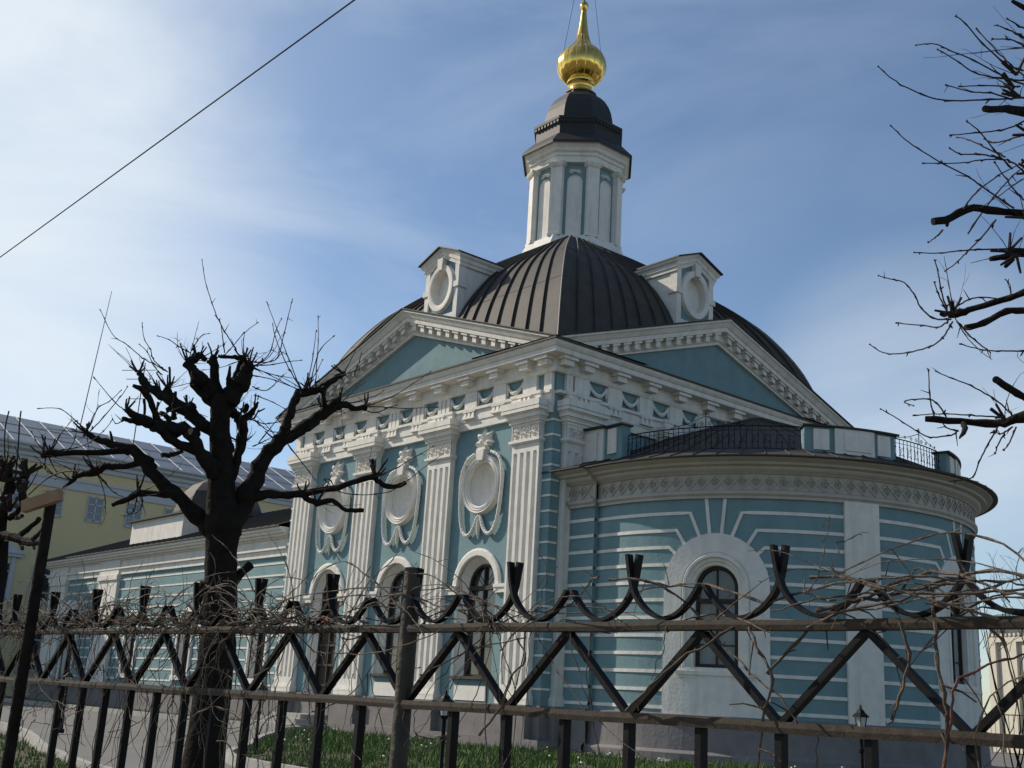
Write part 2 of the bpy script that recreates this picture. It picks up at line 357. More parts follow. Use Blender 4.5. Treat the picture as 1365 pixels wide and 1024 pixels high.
def win(M, tc, zs, zp, R1, R2, dglass, zsurr=None, door=False, fan=True, ring=.25, ringproud=.09, zring=None, blind=False):
    """opening of radius R1 narrowing to R2 at depth dglass; moulded ring round the arch"""
    m = MB(); bridge(m, M, [(arch_pts(tc, R1, zs, zp), .0), (arch_pts(tc, R1, zs, zp), -.06), (arch_pts(tc, R2, zs, zp), dglass-.02)])
    o = part('window_surround' if not door else 'door_surround', m, WHITE)
    r = MB(); zr = zring if zring is not None else zs
    bridge(r, M, [(arch_pts(tc, R1+ring, zr, zp), 0), (arch_pts(tc, R1+ring, zr, zp), ringproud*.7), (arch_pts(tc, R1+ring*.75, zr, zp), ringproud), (arch_pts(tc, R1+.03, zr, zp), ringproud), (arch_pts(tc, R1, zr, zp), ringproud*.7), (arch_pts(tc, R1, zr, zp), -.05)])
    part('arch_moulding', r, WHITE, o, False)
    g2 = MB(); archfill(g2, M, arch_pts(tc, R2, zs, zp), dglass-.06); 
    part('glass' if not door else 'door_leaf', g2, GLASS if not door else WOODD, o)
    f = MB(); w = .075
    bridge(f, M, [(arch_pts(tc, R2+.01, zs, zp), dglass-.04), (arch_pts(tc, R2+.01, zs, zp), dglass+.03), (arch_pts(tc, R2-w, zs+w, zp), dglass+.03), (arch_pts(tc, R2-w, zs+w, zp), dglass-.05)])
    f.box(M, tc-R2+.03, tc+R2-.03, dglass-.05, dglass+.04, zp-.09, zp+.04)
    f.box(M, tc-.03, tc+.03, dglass-.05, dglass+.02, zs, zp+R2-.03); f.box(M, tc-R2, tc+R2, dglass-.05, dglass+.035, zs-.0, zs+w)
    if door: 
        for zz in (zs+.5, zs+1.2, zs+1.9): f.box(M, tc-R2, tc+R2, dglass-.05, dglass+.01, zz-.04, zz+.04)
    else:
        for k in range(1, 3): f.box(M, tc-R2, tc+R2, dglass-.05, dglass+.005, zs+(zp-zs)*k/3-.018, zs+(zp-zs)*k/3+.018)
    if fan:
        for A in (45, 135):
            a = radians(A); f.add([M(tc-.02*sin(a), dglass+.01, zp+.02*cos(a)), M(tc+.02*sin(a), dglass+.01, zp-.02*cos(a)), M(tc+R2*cos(a)+.02*sin(a), dglass+.01, zp+R2*sin(a)-.02*cos(a)), M(tc+R2*cos(a)-.02*sin(a), dglass+.01, zp+R2*sin(a)+.02*cos(a))], [(0, 1, 2, 3)])
    part('window_frame' if not door else 'door_frame', f, WOODD, o)
    if blind:
        b = MB(); b.box(M, tc-R2+.08, tc+R2-.08, dglass-.058, dglass-.052, zs+.08, zp-.12); part('blind', b, CURT, o)
    return o

def quoin_side(M, side):
    q = MB(); q2 = MB(); f = (lambda a: a) if side == 0 else (lambda a: W-a)
    for k in range(18):
        z = 1.62+k*.463
        if z > 9.6: break
        a, b = sorted((f(-.03), f(.36))); q.box(M, a, b, -.3, .035, z, z+.065)
        a, b = sorted((f(-.015), f(.36))); q2.box(M, a, b, -.3, .02, z+.075, z+.45)
    part('quoins', q2, TURQ); part('quoin_joints', q, WHITE)
def facade(M, windows=True, fancy=True, gap=False, flute=(3, 4, 5)):
    holes = []
    if windows:
        for i, s in enumerate(BAY):
            holes.append(arch_hole(s, .92, 1.94 if i < 2 else 1.0, 4.66)); holes.append(oval_hole(s, .72, 7.85, .74))
    m = MB(); wallcols(m, M, 0, W, 1.15, 11.0, 0, holes); part('wall', m, TURQ)
    p = MB(); p.box(M, -.095, W+.095, -.05, .1, -.6, 1.12); p.box(M, -.134, W+.134, -.05, .14, 1.12, 1.2)
    for s in PS: p.box(M, s-PH-.14, s+PH+.14, .1, .36, -.6, 1.2)
    p.box(M, -.395, W+.395, -.05, .40, -.6, .28)
    part('plinth', p, PLINTH)
    for s in PS: pilaster(M, s, fancy)
    # quoin bands at both ends
    for side in ((0, 1) if not gap else ()):
      quoin_side(M, side)
    # entablature
    e0, e1 = (.34, W-.34) if gap else (0, W)
    a = MB(); a.box(M, e0, e1, 0, .12, 9.73, 10.0); a.box(M, e0, e1, 0, .15, 10.0, 10.33); a.box(M, 0, W, 0, .22, 10.33, 10.42)
    for s in PS: a.box(M, s-PH-.05, s+PH+.05, .1, .30, 9.9, 10.33); a.box(M, s-PH-.08, s+PH+.08, .1, .33, 10.33, 10.425)
    for s in TRI:
        on = min(abs(s-q_) for q_ in PS) < .1; dd = .30 if on else .15
        a.box(M, s-.31, s+.31, .1, dd+.07, 10.29, 10.335)
        for k in (-.2, 0, .2):
            b0, b1 = s+k-.04, s+k+.04
            a.add([M(b0, dd, 10.29), M(b1, dd, 10.29), M(b1, dd+.05, 10.29), M(b0, dd+.05, 10.29), M(b0-.045, dd, 10.10), M(b1+.045, dd, 10.10), M(b1+.045, dd+.085, 10.10), M(b0-.045, dd+.085, 10.10)], [(0, 1, 2, 3), (4, 7, 6, 5), (0, 4, 5, 1), (1, 5, 6, 2), (2, 6, 7, 3), (3, 7, 4, 0)])
        a.box(M, s-.30, s+.30, .1, dd+.10, 10.06, 10.10)
    part('architrave', a, WHITE)
    f = MB(); f.box(M, 0, W, 0, .04, 10.42, 11.0); fr = part('frieze', f, TURQ)
    for i, s in enumerate(TRI):
        t = MB()
        if i in flute:
            for k in (-.23, 0, .23): t.box(M, s+k-.085, s+k+.085, .03, .17, 10.42, 10.93)
            t.box(M, s-.31, s+.31, .03, .11, 10.42, 10.94); t.box(M, s-.33, s+.33, .03, .19, 10.93, 11.0)
        else: t.box(M, s-.31, s+.31, .03, .16, 10.42, 10.995)
        part('triglyph', t, WHITE, fr)
    s0, s1 = (.34, .60) if gap else (.0, .34)
    for a_, b_ in ((s0, s1), (W-s1, W-s0)):
        t = MB(); t.box(M, a_, b_, .03, .15, 10.42, 10.995); part('corner_block', t, WHITE, fr)
    for i in range(9):
        c = (TRI[i]+TRI[i+1])/2; sw = MB(); hw = .37
        P = [M(c+hw*x, .10+.03*(1-x*x), 10.86-.27*(1-x*x)) for x in [-1+2*k/14 for k in range(15)]]
        sw.tube(P, [.035+.035*(1-abs(k-7)/7)+.01*(k % 2) for k in range(15)], 6)
        for sg in (-1, 1): sw.tube([M(c+sg*hw, .10, 10.90), M(c+sg*hw, .11, 10.78), M(c+sg*(hw+.0), .11, 10.56)], [.05, .05, .02], 6)
        part('swag', sw, WHITE, fr)
    # mutules
    for s in TRI+[.12, W-.12]:
        mu = MB(); mu.box(M, s-.20, s+.20, .2, .47, 11.15, 11.32); mu.box(M, s-.29, s+.29, .2, .56, 11.32, 11.41)
        part('mutule', mu, WHITE)
facade(FA); facade(FB, windows=False, gap=True, flute=()); 
for M in (FC, FD):
    m = MB(); wallcols(m, M, 0, W, 0, 11.0, 0, [arch_hole(s, .8, 2, 4.6) for s in BAY] if M is FC else []); part('wall', m, TURQ)
    m = MB(); m.box(M, 0, W, 0, .15, 9.73, 11.0); part('architrave', m, WHITE)
    for s in PS: pilaster(M, s, False)
# imposts, sills, panels of the south front
for i, s in enumerate(BAY):
    for sg in (-1, 1):
        m = MB(); a, b = sorted((s+sg*.93, s+sg*(4.35/2-PH-.0+(-.01)))); m.box(FA, a, b, 0, .10, 4.42, 4.58); m.box(FA, a, b, 0, .14, 4.58, 4.68)
        part('impost_band', m, WHITE)
for s in BAY[:2]: m = MB(); m.box(FA, s-1.0, s+1.0, -.4, .16, 1.86, 1.94); part('window_sill', m, ROOF)
for s in BAY[:2]: m = MB(); m.box(FA, s-.75, s+.75, 0, .05, 1.24, 1.68); part('plaque_panel', m, WHITE)
for i, s in enumerate(BAY):
    win(FA, s, 1.94 if i < 2 else 1.0, 4.66, .92, .70, -.30, door=(i == 2), zring=4.5); medallion(FA, s, 7.85)
m = MB()
for i, (e, z) in enumerate(((1.6, .16), (1.3, .32), (1.0, .48))): m.box(FA, 11.845-e, 11.845+e, -.1, 1.9-.35*i, -.1+.0, z)
part('door_steps', m, KERB)
# perimeter cornice
def ring_sq(d, z): return [(d, -d, z), (d, W+d, z), (-W-d, W+d, z), (-W-d, -d, z)]
cp = [(.0, 10.98), (.18, 10.98), (.22, 11.05), (.22, 11.40), (.60, 11.42), (.62, 11.44), (.62, 11.58), (.66, 11.60), (.72, 11.68), (.74, 11.76), (.0, 11.77)]
m = MB(); m.loft([ring_sq(d, z) for d, z in cp]); part('cornice', m, WHITE)
m = MB(); m.loft([ring_sq(d, z) for d, z in [(.70, 11.762), (.79, 11.755), (.79, 11.81), (-.3, 11.99)]]); part('cornice_flashing', m, ROOF)

# pediments
SL = (14.57-11.84)/8.2
def pediment(M, fancy=True):
    m = MB(); m.add([M(0.0, .02, 11.8), M(W, .02, 11.8), M(7.5, .02, 14.3)], [(0, 1, 2)]); o = part('pediment', m, TURQ)
    r = MB(); zt = lambda s: 14.57-SL*abs(s-7.5)
    prof = [(0, -.84), (.14, -.84), (.14, -.74), (.2, -.70), (.2, -.44), (.48, -.42), (.5, -.28), (.54, -.26), (.64, -.12), (.70, -.08), (.70, -.02), (0, -.015)]
    r.loft([[M(s, d, max(zt(s)+dz, 11.70)) for d, dz in prof] for s in (-.68, .3, 1.2, 7.5, W-1.2, W-.3, W+.68)], False); part('raking_cornice', r, WHITE, o)
    for sg in (-1, 1):
        dn = MB()
        for k in range(14 if fancy else 0):
            s = 7.5+sg*(.35+k*.5)
            for (w0, d1, za, zb) in ((.17, .44, -.50, -.42), (.10, .38, -.68, -.50)):
                q = [M(s-w0, .15, zt(s-w0)+za), M(s+w0, .15, zt(s+w0)+za), M(s+w0, d1, zt(s+w0)+za), M(s-w0, d1, zt(s-w0)+za), M(s-w0, .15, zt(s-w0)+zb), M(s+w0, .15, zt(s+w0)+zb), M(s+w0, d1, zt(s+w0)+zb), M(s-w0, d1, zt(s-w0)+zb)]
                if zt(s)+za < 11.8: continue
                dn.add(q, [(0, 1, 2, 3), (4, 7, 6, 5), (0, 4, 5, 1), (1, 5, 6, 2), (2, 6, 7, 3), (3, 7, 4, 0)])
        if fancy: part('dentils', dn, WHITE, o)
    rf = MB()
    rf.loft([[M(s, d, zt(s)+z) for d, z in ((.74, -.02), (.76, 0), (.76, .03), (-3.2, .06), (-3.2, .02), (.0, -.01))] for s in (-.78, 7.5, W+.78)], True); part('gable_roof', rf, ROOF, o)
for M in (FA, FB, FC, FD): pediment(M, M in (FA, FB))

# cloister dome
DP = [(10.35, 11.9), (10.1, 12.6), (9.62, 13.7), (9.12, 14.55), (8.5, 15.3), (7.78, 16.0), (7.1, 16.5), (6.4, 16.95), (5.7, 17.33), (4.6, 17.95), (3.6, 18.45), (2.9, 18.78), (2.2, 19.08), (1.5, 19.3)]
DP = [(p.x, p.z) for p in smooth_path([(r, 0, z) for r, z in DP], 3)]
C0 = Vector((-7.5, 7.5, 0)); K2 = 1/sqrt(2)
def dome_pt(face, t, r, z, lift=0):     # t in -1..1 along the side
    h = r*K2; d = h+lift
    x, y = [(h*t, -d), (d, h*t), (-h*t, d), (-d, -h*t)][face]
    return (C0.x+x, C0.y+y, z+lift*.6)
m = MB()
for f in range(4): m.loft([[dome_pt(f, t, r, z) for t in (-1, 1)] for r, z in DP], False)
dome = part('dome_roof', m, ROOF)
m = MB()
rs = random.Random(5)
for f in range(4):
    n = 18
    for k in range(1, n):
        t = -1+2*k/n+rs.uniform(-.008, .008); a = []
        for i, (r, z) in enumerate(DP[:-2]):
            tt = t*(1+.0*i)
            a.append([dome_pt(f, tt-.018/(r*K2), r, z, -.01), dome_pt(f, tt-.014/(r*K2), r, z, .07), dome_pt(f, tt+.014/(r*K2), r, z, .07), dome_pt(f, tt+.018/(r*K2), r, z, -.01)])
        m.loft(a, True)
    # horizontal lap joints
    for j in (10, 19, 28):
        r, z = DP[j]; r2, z2 = DP[j+1]; fz = .08
        m.loft([[dome_pt(f, t, r, z, -.005) for t in (-1, 1)], [dome_pt(f, t, r+(r2-r)*fz, z+(z2-z)*fz, .012) for t in (-1, 1)], [dome_pt(f, t, r+(r2-r)*fz*2, z+(z2-z)*fz*2, -.004) for t in (-1, 1)]], False)
part('standing_seams', m, ROOF, dome)
m = MB()
for f in range(4): m.tube([dome_pt(f, 1, r, z, .02) for r, z in DP], .022, 5)
part('hip_capping', m, mat('worn_capping', (.20, .19, .17), .6), dome)

# dormers
def dormer(M):
    s0, z0, z1, zp = 7.5, 13.9, 16.62, 17.42; hw = .97; df = -1.0
    D_ = lambda t, d, z: M(s0+t, df+d, z)
    m = MB(); wallcols(m, D_, -hw, hw, z0, z1, 0, [oval_hole(0, .52, 15.82, .68)]); 
    m.add([D_(-hw, 0, z1), D_(hw, 0, z1), D_(0, 0, zp-.1)], [(0, 1, 2)]); o = part('dormer', m, TURQ)
    m = MB()
    for sg in (-1, 1):
        a, b = sorted((sg*hw, sg*(hw-.05))); m.box(D_, a, b, -3.4, 0, z0, z1)
        a, b = sorted((sg*(hw+.03), sg*(hw-.2))); m.box(D_, a, b, -.25, .07, z0, z1)
        a, b = sorted((sg*(hw+.1), sg*(hw-.26))); m.box(D_, a, b, -.3, .12, 15.68, 15.9)
    m.box(D_, -hw, hw, -.1, .05, z0, 14.75)
    part('dormer_wall', m, WHITE, o)
    m = MB(); bridge(m, D_, [(oval_pts(0, .52, 15.82, .68), -.3), (oval_pts(0, .52, 15.82, .68), .12), (oval_pts(0, .58, 15.82, .74), .15), (oval_pts(0, .74, 15.82, .90), .14), (oval_pts(0, .78, 15.82, .94), 0)], True)
    archfill(m, D_, oval_pts(0, .52, 15.82, .68), -.18)
    m.prism([(-.12, 16.5), (.12, 16.5), (.17, 16.96), (-.17, 16.96)], D_, 0, .22)
    part('oval_frame', m, WHITE, o, True)
    m = MB(); SG = (zp-16.92)/(hw+.3)
    prof = [(0.02, -.42), (.08, -.42), (.09, -.30), (.13, -.28), (.15, -.16), (.22, -.10), (.24, 0)]
    for sg in (1, -1):
        rings = []
        for t in (0, hw+.0):
            rings.append([D_(sg*(t+(d if t > 0 else 0)), d, (zp if t == 0 else zp-SG*(t+.3))+dz) for d, dz in prof])
        rings.append([D_(sg*(hw+d), -3.6, zp-SG*(hw+.3)+dz) for d, dz in prof])
        m.loft(rings, False)
    part('dormer_cornice', m, WHITE, o)
    m = MB(); e = hw+.27
    for sg in (1, -1):
        m.add([D_(0, .34, zp+.02), D_(sg*e, .34, zp-SG*(e)+.02), D_(sg*e, -3.8, zp-SG*e+.02), D_(0, -3.8, zp+.02), D_(0, .34, zp-.03), D_(sg*e, .34, zp-SG*(e)-.03), D_(sg*e, -3.8, zp-SG*e-.03), D_(0, -3.8, zp-.03)], [(0, 1, 2, 3), (4, 7, 6, 5), (0, 4, 5, 1), (1, 5, 6, 2), (2, 6, 7, 3)])
    part('dormer_roof', m, BLACKM, o)
for M in (FA, FB, FC, FD): dormer(M)

# lantern tower
TC = (-7.5, 7.5); OC = pi/8
def oct_(m, prof): m.lathe(prof, TC, 8, OC)
m = MB(); oct_(m, [(2.32, 18.0), (2.3, 18.75), (2.1, 19.12), (2.05, 19.2), (2.02, 19.28), (1.8, 19.3), (1.0, 19.31)]); part('tower_skirt', m, WHITE)
m = MB(); oct_(m, [(1.86, 19.2), (1.86, 23.2)]); drum = part('tower_drum', m, TURQ)
for k in range(8):
    a = k*pi/4
    def TM(t, d, z, a=a, R_=1.86*cos(pi/8)): return (TC[0]+(R_+d)*cos(a)-t*sin(a), TC[1]+(R_+d)*sin(a)+t*cos(a), z)
    m = MB(); m.loft([[TM(t, .0, z) for t, z in arch_pts(0, .31, 19.3, 21.92)], [TM(t, .035, z) for t, z in arch_pts(0, .31, 19.3, 21.92)], [TM(t, .035, z) for t, z in arch_pts(0, .265, 19.3, 21.92)], [TM(t, .01, z) for t, z in arch_pts(0, .265, 19.3, 21.92)]], False); archfill(m, TM, arch_pts(0, .265, 19.3, 21.92), .012)
    part('blind_niche', m, WHITE, drum)
    m = MB()
    for ang, ln in ((90, .16), (28, .26), (152, .26), (0, .30), (180, .30)):
        A = radians(ang); ux, uz = cos(A), sin(A); q = lambda l, w, d: TM(ux*l-uz*w, d, 22.42+uz*l+ux*w)
        m.add([q(0, 0, .03), q(ln*.5, .085, .01), q(ln, 0, .01), q(ln*.5, -.085, .01), q(ln*.5, 0, .10)], [(0, 1, 4), (1, 2, 4), (2, 3, 4), (3, 0, 4)])
    part('relief_ornament', m, WHITE, drum)
    b = a+pi/8
    def PM(t, d, z, b=b): return (TC[0]+(1.78+d)*cos(b)-t*sin(b), TC[1]+(1.78+d)*sin(b)+t*cos(b), z)
    m = MB(); m.box(PM, -.25, .25, -.2, .20, 19.25, 22.62); m.box(PM, -.28, .28, -.2, .23, 19.25, 19.38)
    for i, (w, z0, z1) in enumerate(((.29, 22.62, 22.68), (.33, 22.68, 22.76), (.36, 22.76, 22.82))): m.box(PM, -w, w, -.2, w-.04, z0, z1)
    part('tower_pilaster', m, WHITE, drum)
m = MB(); oct_(m, [(1.9, 22.82), (2.06, 22.82), (2.06, 23.06), (2.12, 23.08), (2.12, 23.2), (2.22, 23.26), (2.24, 23.38), (2.32, 23.46), (2.38, 23.56), (1.5, 23.57)]); part('tower_cornice', m, WHITE)
m = MB(); oct_(m, [(2.36, 23.55), (2.46, 23.5), (2.47, 23.60), (2.0, 24.05), (1.89, 24.1), (1.89, 24.52), (1.92, 24.54), (1.96, 24.68), (1.99, 24.70), (2.0, 24.80), (1.55, 24.98)])
cup = part('cupola_base', m, BLACKM)
m = MB()
for k in range(8):
    a = k*pi/4
    for j in range(8):
        t = (j-3.5)*.19; R_ = 1.93*cos(pi/8)
        F_ = lambda x, d, z: (TC[0]+(R_+d)*cos(a)-x*sin(a), TC[1]+(R_+d)*sin(a)+x*cos(a), z)
        m.box(F_, t-.05, t+.05, 0, .05, 24.57, 24.67)
part('dentil_row', m, BLACKM, cup)
m = MB(); m.lathe([(1.56, 24.97), (1.53, 25.2), (1.46, 25.5), (1.34, 25.78), (1.16, 26.05), (.95, 26.25), (.74, 26.36), (.72, 26.52), (.3, 26.53)], TC, 8, OC); part('cupola', m, BLACKM)
m = MB(); m.lathe([(.72, 26.48), (.70, 26.53), (.60, 26.57), (.50, 26.66), (.46, 26.78), (.47, 26.9), (.52, 26.99), (.60, 27.05), (.61, 27.12), (.55, 27.18), (.4, 27.22)], TC, 32); part('gilded_neck', m, GOLD, None, True)
gp = [(.46, 27.14), (.74, 27.26), (.94, 27.50), (1.04, 27.80), (1.04, 28.08), (.95, 28.36), (.78, 28.60), (.58, 28.80), (.42, 28.98), (.31, 29.22), (.24, 29.55), (.18, 29.95), (.135, 30.4), (.10, 30.75)]
m = MB(); NR = 16
gps = [(p.x, p.z) for p in smooth_path([(r, 0, z) for r, z in gp], 3)]
rings = []
for r, z in gps:
    ring = []
    for k in range(NR*4):
        a = 2*pi*k/(NR*4)+.2; fl = (0, .018, .025, .018)[k % 4]; ring.append((TC[0]+r*(1+fl)*cos(a), TC[1]+r*(1+fl)*sin(a), z))
    rings.append(ring)
m.loft(rings, True, True); bulb = part('onion_dome', m, GOLD, None, True)
m = MB()
for k in range(NR):
    a = 2*pi*k/NR+.2; m.tube([(TC[0]+(r*1.006)*cos(a), TC[1]+(r*1.006)*sin(a), z) for r, z in gps[:30]], .013, 4)
part('gilded_seams', m, GOLD, bulb)
m = MB(); m.lathe([(.03, 30.7), (.12, 30.74), (.17, 30.85), (.19, 30.96), (.16, 31.08), (.09, 31.16), (.03, 31.18)], TC, 20); part('orb', m, GOLD, bulb, True)
m = MB(); DX = lambda a, b, c: (TC[0]+a*K2+b*K2, TC[1]+a*K2-b*K2, c)
m.box(DX, -.04, .04, -.03, .03, 31.1, 33.6); m.box(DX, -.62, .62, -.03, .032, 32.5, 32.58); m.box(DX, -.3, .3, -.03, .032, 33.0, 33.08)
m.prism([(-.34, 31.95), (-.34, 32.03), (.34, 31.83), (.34, 31.75)], DX, -.03, .033); part('cross', m, GOLD, bulb)
m = MB()
for a, s_ in ((pi/4, 1), (3*pi/4, 1), (5*pi/4, 1), (7*pi/4, 1)): m.tube([(TC[0]+.80*cos(a), TC[1]+.80*sin(a), 28.7), (TC[0]+.3*cos(a), TC[1]+.3*sin(a), 32.5)], .011, 4)
part('stay_chains', m, BLACKM, bulb)

# ---------------------------------------------------------------- apse
AX, AY, AR, A0 = 1.984, 7.259, 6.45, 6.7
def AP(t, d, z): a = radians(A0)+t/AR; return (AX+(AR+d)*cos(a), AY+(AR+d)*sin(a), z)
def deg(a): return radians(a-A0)*AR          # absolute angle -> arc length t
WT = [deg(A0-69.07), deg(A0), deg(A0+69.07)]
PT = [deg(A0-34.5), deg(A0+34.5)]
TL, TR = deg(-97.0), deg(97.0+13)
SR, ZSP, WR = 1.42, 4.50, .90
m = MB(); wallcols(m, AP, TL, TR, 1.1, 7.0, 0, [arch_hole(t, SR-.005, 1.0, ZSP) for t in WT], .25); part('apse_wall', m, TURQ)
PF = lambda s, d, z: (s, AY-AR-.06-d, z)       # straight return wall, s = x
m = MB(); wallcols(m, PF, -.2, 1.22, 1.1, 7.0, .07); m.add([PF(1.22, .07, 1.1), PF(1.22, -.1, 1.1), PF(1.22, -.1, 7.0), PF(1.22, .07, 7.0)], [(0, 1, 2, 3)]); part('apse_return_wall', m, TURQ)
for t in WT:
    m = MB(); wallcols(m, AP, t-SR, t+SR, 1.15, 5.95, .04, [arch_hole(t, WR, 2.4, ZSP-.04)], .2)
    # trim the white field to an arch: rebuild as loft between outer and inner arch
    m = MB(); bridge(m, AP, [(arch_pts(t, SR, 2.4, ZSP, 20, 4), 0), (arch_pts(t, SR, 2.4, ZSP, 20, 4), .045), (arch_pts(t, WR+.02, 2.4, ZSP, 20, 4), .045), (arch_pts(t, WR+.02, 2.4, ZSP, 20, 4), .02), (arch_pts(t, WR-.02, 2.4, ZSP, 20, 4), .02)])
    m2 = MB(); wallcols(m, AP, t-SR, t+SR, 1.15, 2.4, .045, (), .2)
    for sg in (-1, 1): m.add([AP(t+sg*SR, 0, 1.15), AP(t+sg*SR, .045, 1.15), AP(t+sg*SR, .045, 2.4), AP(t+sg*SR, 0, 2.4)], [(0, 1, 2, 3)])
    o = part('apse_window', m, WHITE)
    r = MB(); bridge(r, AP, [(arch_pts(t, WR, 2.4, ZSP-.02, 20, 4), .02), (arch_pts(t, WR-.03, 2.4, ZSP-.02, 20, 4), .07), (arch_pts(t, WR-.10, 2.4, ZSP-.02, 20, 4), .07), (arch_pts(t, WR-.12, 2.4, ZSP-.02, 20, 4), .0), (arch_pts(t, WR-.2, 2.4, ZSP-.02, 20, 4), -.02), (arch_pts(t, WR-.22, 2.4, ZSP-.02, 20, 4), -.06), (arch_pts(t, .60, 2.4, ZSP-.02, 20, 4), -.08), (arch_pts(t, .58, 2.4, ZSP-.02, 20, 4), -.34)])
    part('moulding', r, WHITE, o)
    g2 = MB(); archfill(g2, AP, arch_pts(t, .6, 2.38, ZSP-.02), -.31); part('glass', g2, GLASS, o)
    f = MB(); w = .09
    bridge(f, AP, [(arch_pts(t, .585, 2.4, ZSP-.02), -.30), (arch_pts(t, .585, 2.4, ZSP-.02), -.22), (arch_pts(t, .585-w, 2.4+w, ZSP-.02), -.22), (arch_pts(t, .585-w, 2.4+w, ZSP-.02), -.31)])
    f.box(AP, t-.57, t+.57, -.31, -.21, 4.08, 4.2); f.box(AP, t-.57, t+.57, -.31, -.20, 2.4, 2.5)
    f.box(AP, t-.022, t+.022, -.31, -.25, 2.4, 4.98)
    f.box(AP, t-.5, t+.5, -.31, -.26, 2.98, 3.01)
    part('window_frame', f, WOODD, o)
    b = MB(); b.box(AP, t-.49, t+.49, -.309, -.302, 2.5, 4.08); part('blind', b, CURT, o)
    s_ = MB(); s_.box(AP, t-.62, t+.62, -.3, .07, 2.30, 2.4); s_.box(AP, t-1.0, t+1.0, .04, .16, 2.2, 2.30); s_.box(AP, t-.95, t+.95, .04, .10, 2.12, 2.2); part('window_sill', s_, WHITE, o)
for t in PT:
    m = MB()
    for k in range(6): m.box(AP, t-.495+k*.165, t-.495+(k+1)*.165, 0, .10, 1.15, 6.9)
    part('apse_pilaster', m, WHITE)
# plinth
m = MB(); n = 60; prof = [(-.05, -.6), (.28, -.6), (.28, .22), (.16, .30), (.12, 1.05), (.16, 1.08), (.16, 1.18), (.0, 1.2)]
m.loft([[AP(TL+(TR-TL)*k/n, d, z) for d, z in prof] for k in range(n+1)], False)
m.loft([[PF(x, d+.06, z) for d, z in prof] for x in (-.3, 1.28)], False); part('apse_plinth', m, PLINTH)
# white banding strips
m = MB(); SW = .045
def strip(M, pts, d=.025, w=SW):
    q = []
    for (t0, z0), (t1, z1) in zip(pts, pts[1:]):
        n = max(1, int(abs(t1-t0)/.25)); q += [(t0+(t1-t0)*k/n, z0+(z1-z0)*k/n) for k in range(n)]
    q.append(pts[-1]); A, B = [], []
    for i, (t, z) in enumerate(q):
        tx, tz = q[min(i+1, len(q)-1)][0]-q[max(i-1, 0)][0], q[min(i+1, len(q)-1)][1]-q[max(i-1, 0)][1]; l = math.hypot(tx, tz); nx, nz = -tz/l*w, tx/l*w
        A.append((t+nx, z+nz)); B.append((t-nx, z-nz))
    m.loft([[M(a[0], 0, a[1]), M(a[0], d, a[1]), M(b[0], d, b[1]), M(b[0], 0, b[1])] for a, b in zip(A, B)], True, True)
ZL = [6.48, 6.01, 5.55, 5.08, 4.61, 4.14, 3.67, 3.20, 2.73, 2.26, 1.79, 1.34]
for i, t in enumerate(WT):
    for sg in (-1, 1):
        end = {-1: [TL, PT[0]+.5, PT[1]+.5][i], 1: [PT[0]-.5, PT[1]-.5, TR][i]}[sg]
        for k, z in enumerate(ZL):
            if k < 3:
                kt, bt = ((.70, .44), (1.09, .85), (1.30, 1.11))[k]
                strip(AP, [(end, z), (t+sg*kt, z), (t+sg*bt, ZSP+sqrt(SR*SR-bt*bt)-.01)])
            else:
                et = SR if z < ZSP else sqrt(SR*SR-(z-ZSP)**2)
                strip(AP, [(end, z), (t+sg*et, z)])
        strip(AP, [(t+sg*.26, 6.9), (t+sg*.16, ZSP+SR-.02)])
for z in ZL: strip(PF, [(-.02, z), (1.22, z)], .095)
part('banding', m, WHITE)
# entablature of the apse
def apse_sweep(prof, name, mt, extra=0, smooth=True, x0=-.12):
    m = MB(); rings = [[(x, AY-AR-.13-d, z) for d, z in prof] for x in (x0, 1.26)]
    rings2 = [[AP(TL+(TR-TL)*k/90, d, z) for d, z in prof] for k in range(91)]
    m.loft(rings, False); m.loft(rings2, False)
    m.add([rings[1][i] for i in range(len(prof))], [tuple(range(len(prof)))])
    m.add(rings[0], [tuple(range(len(prof)))])
    return part(name, m, mt, None, smooth)
apse_sweep([(0, 6.86), (.08, 6.86), (.08, 6.93), (.14, 6.98), (.14, 7.06), (.05, 7.10), (.05, 7.52), (.10, 7.53), (.14, 7.58), (.20, 7.60), (.26, 7.66), (.27, 7.70), (.40, 7.74), (.42, 7.80), (.58, 7.86), (.60, 7.90), (0, 7.91)], 'apse_cornice', mat('stained_white_plaster', (.46, .43, .375), .88, var=.1, scale=2, bump=.3, bscale=12, streak=.4, dirt=(.36, .32, .26)))
TAN = mat('tan_stucco', (.38, .345, .29), .9, var=.12, scale=6)
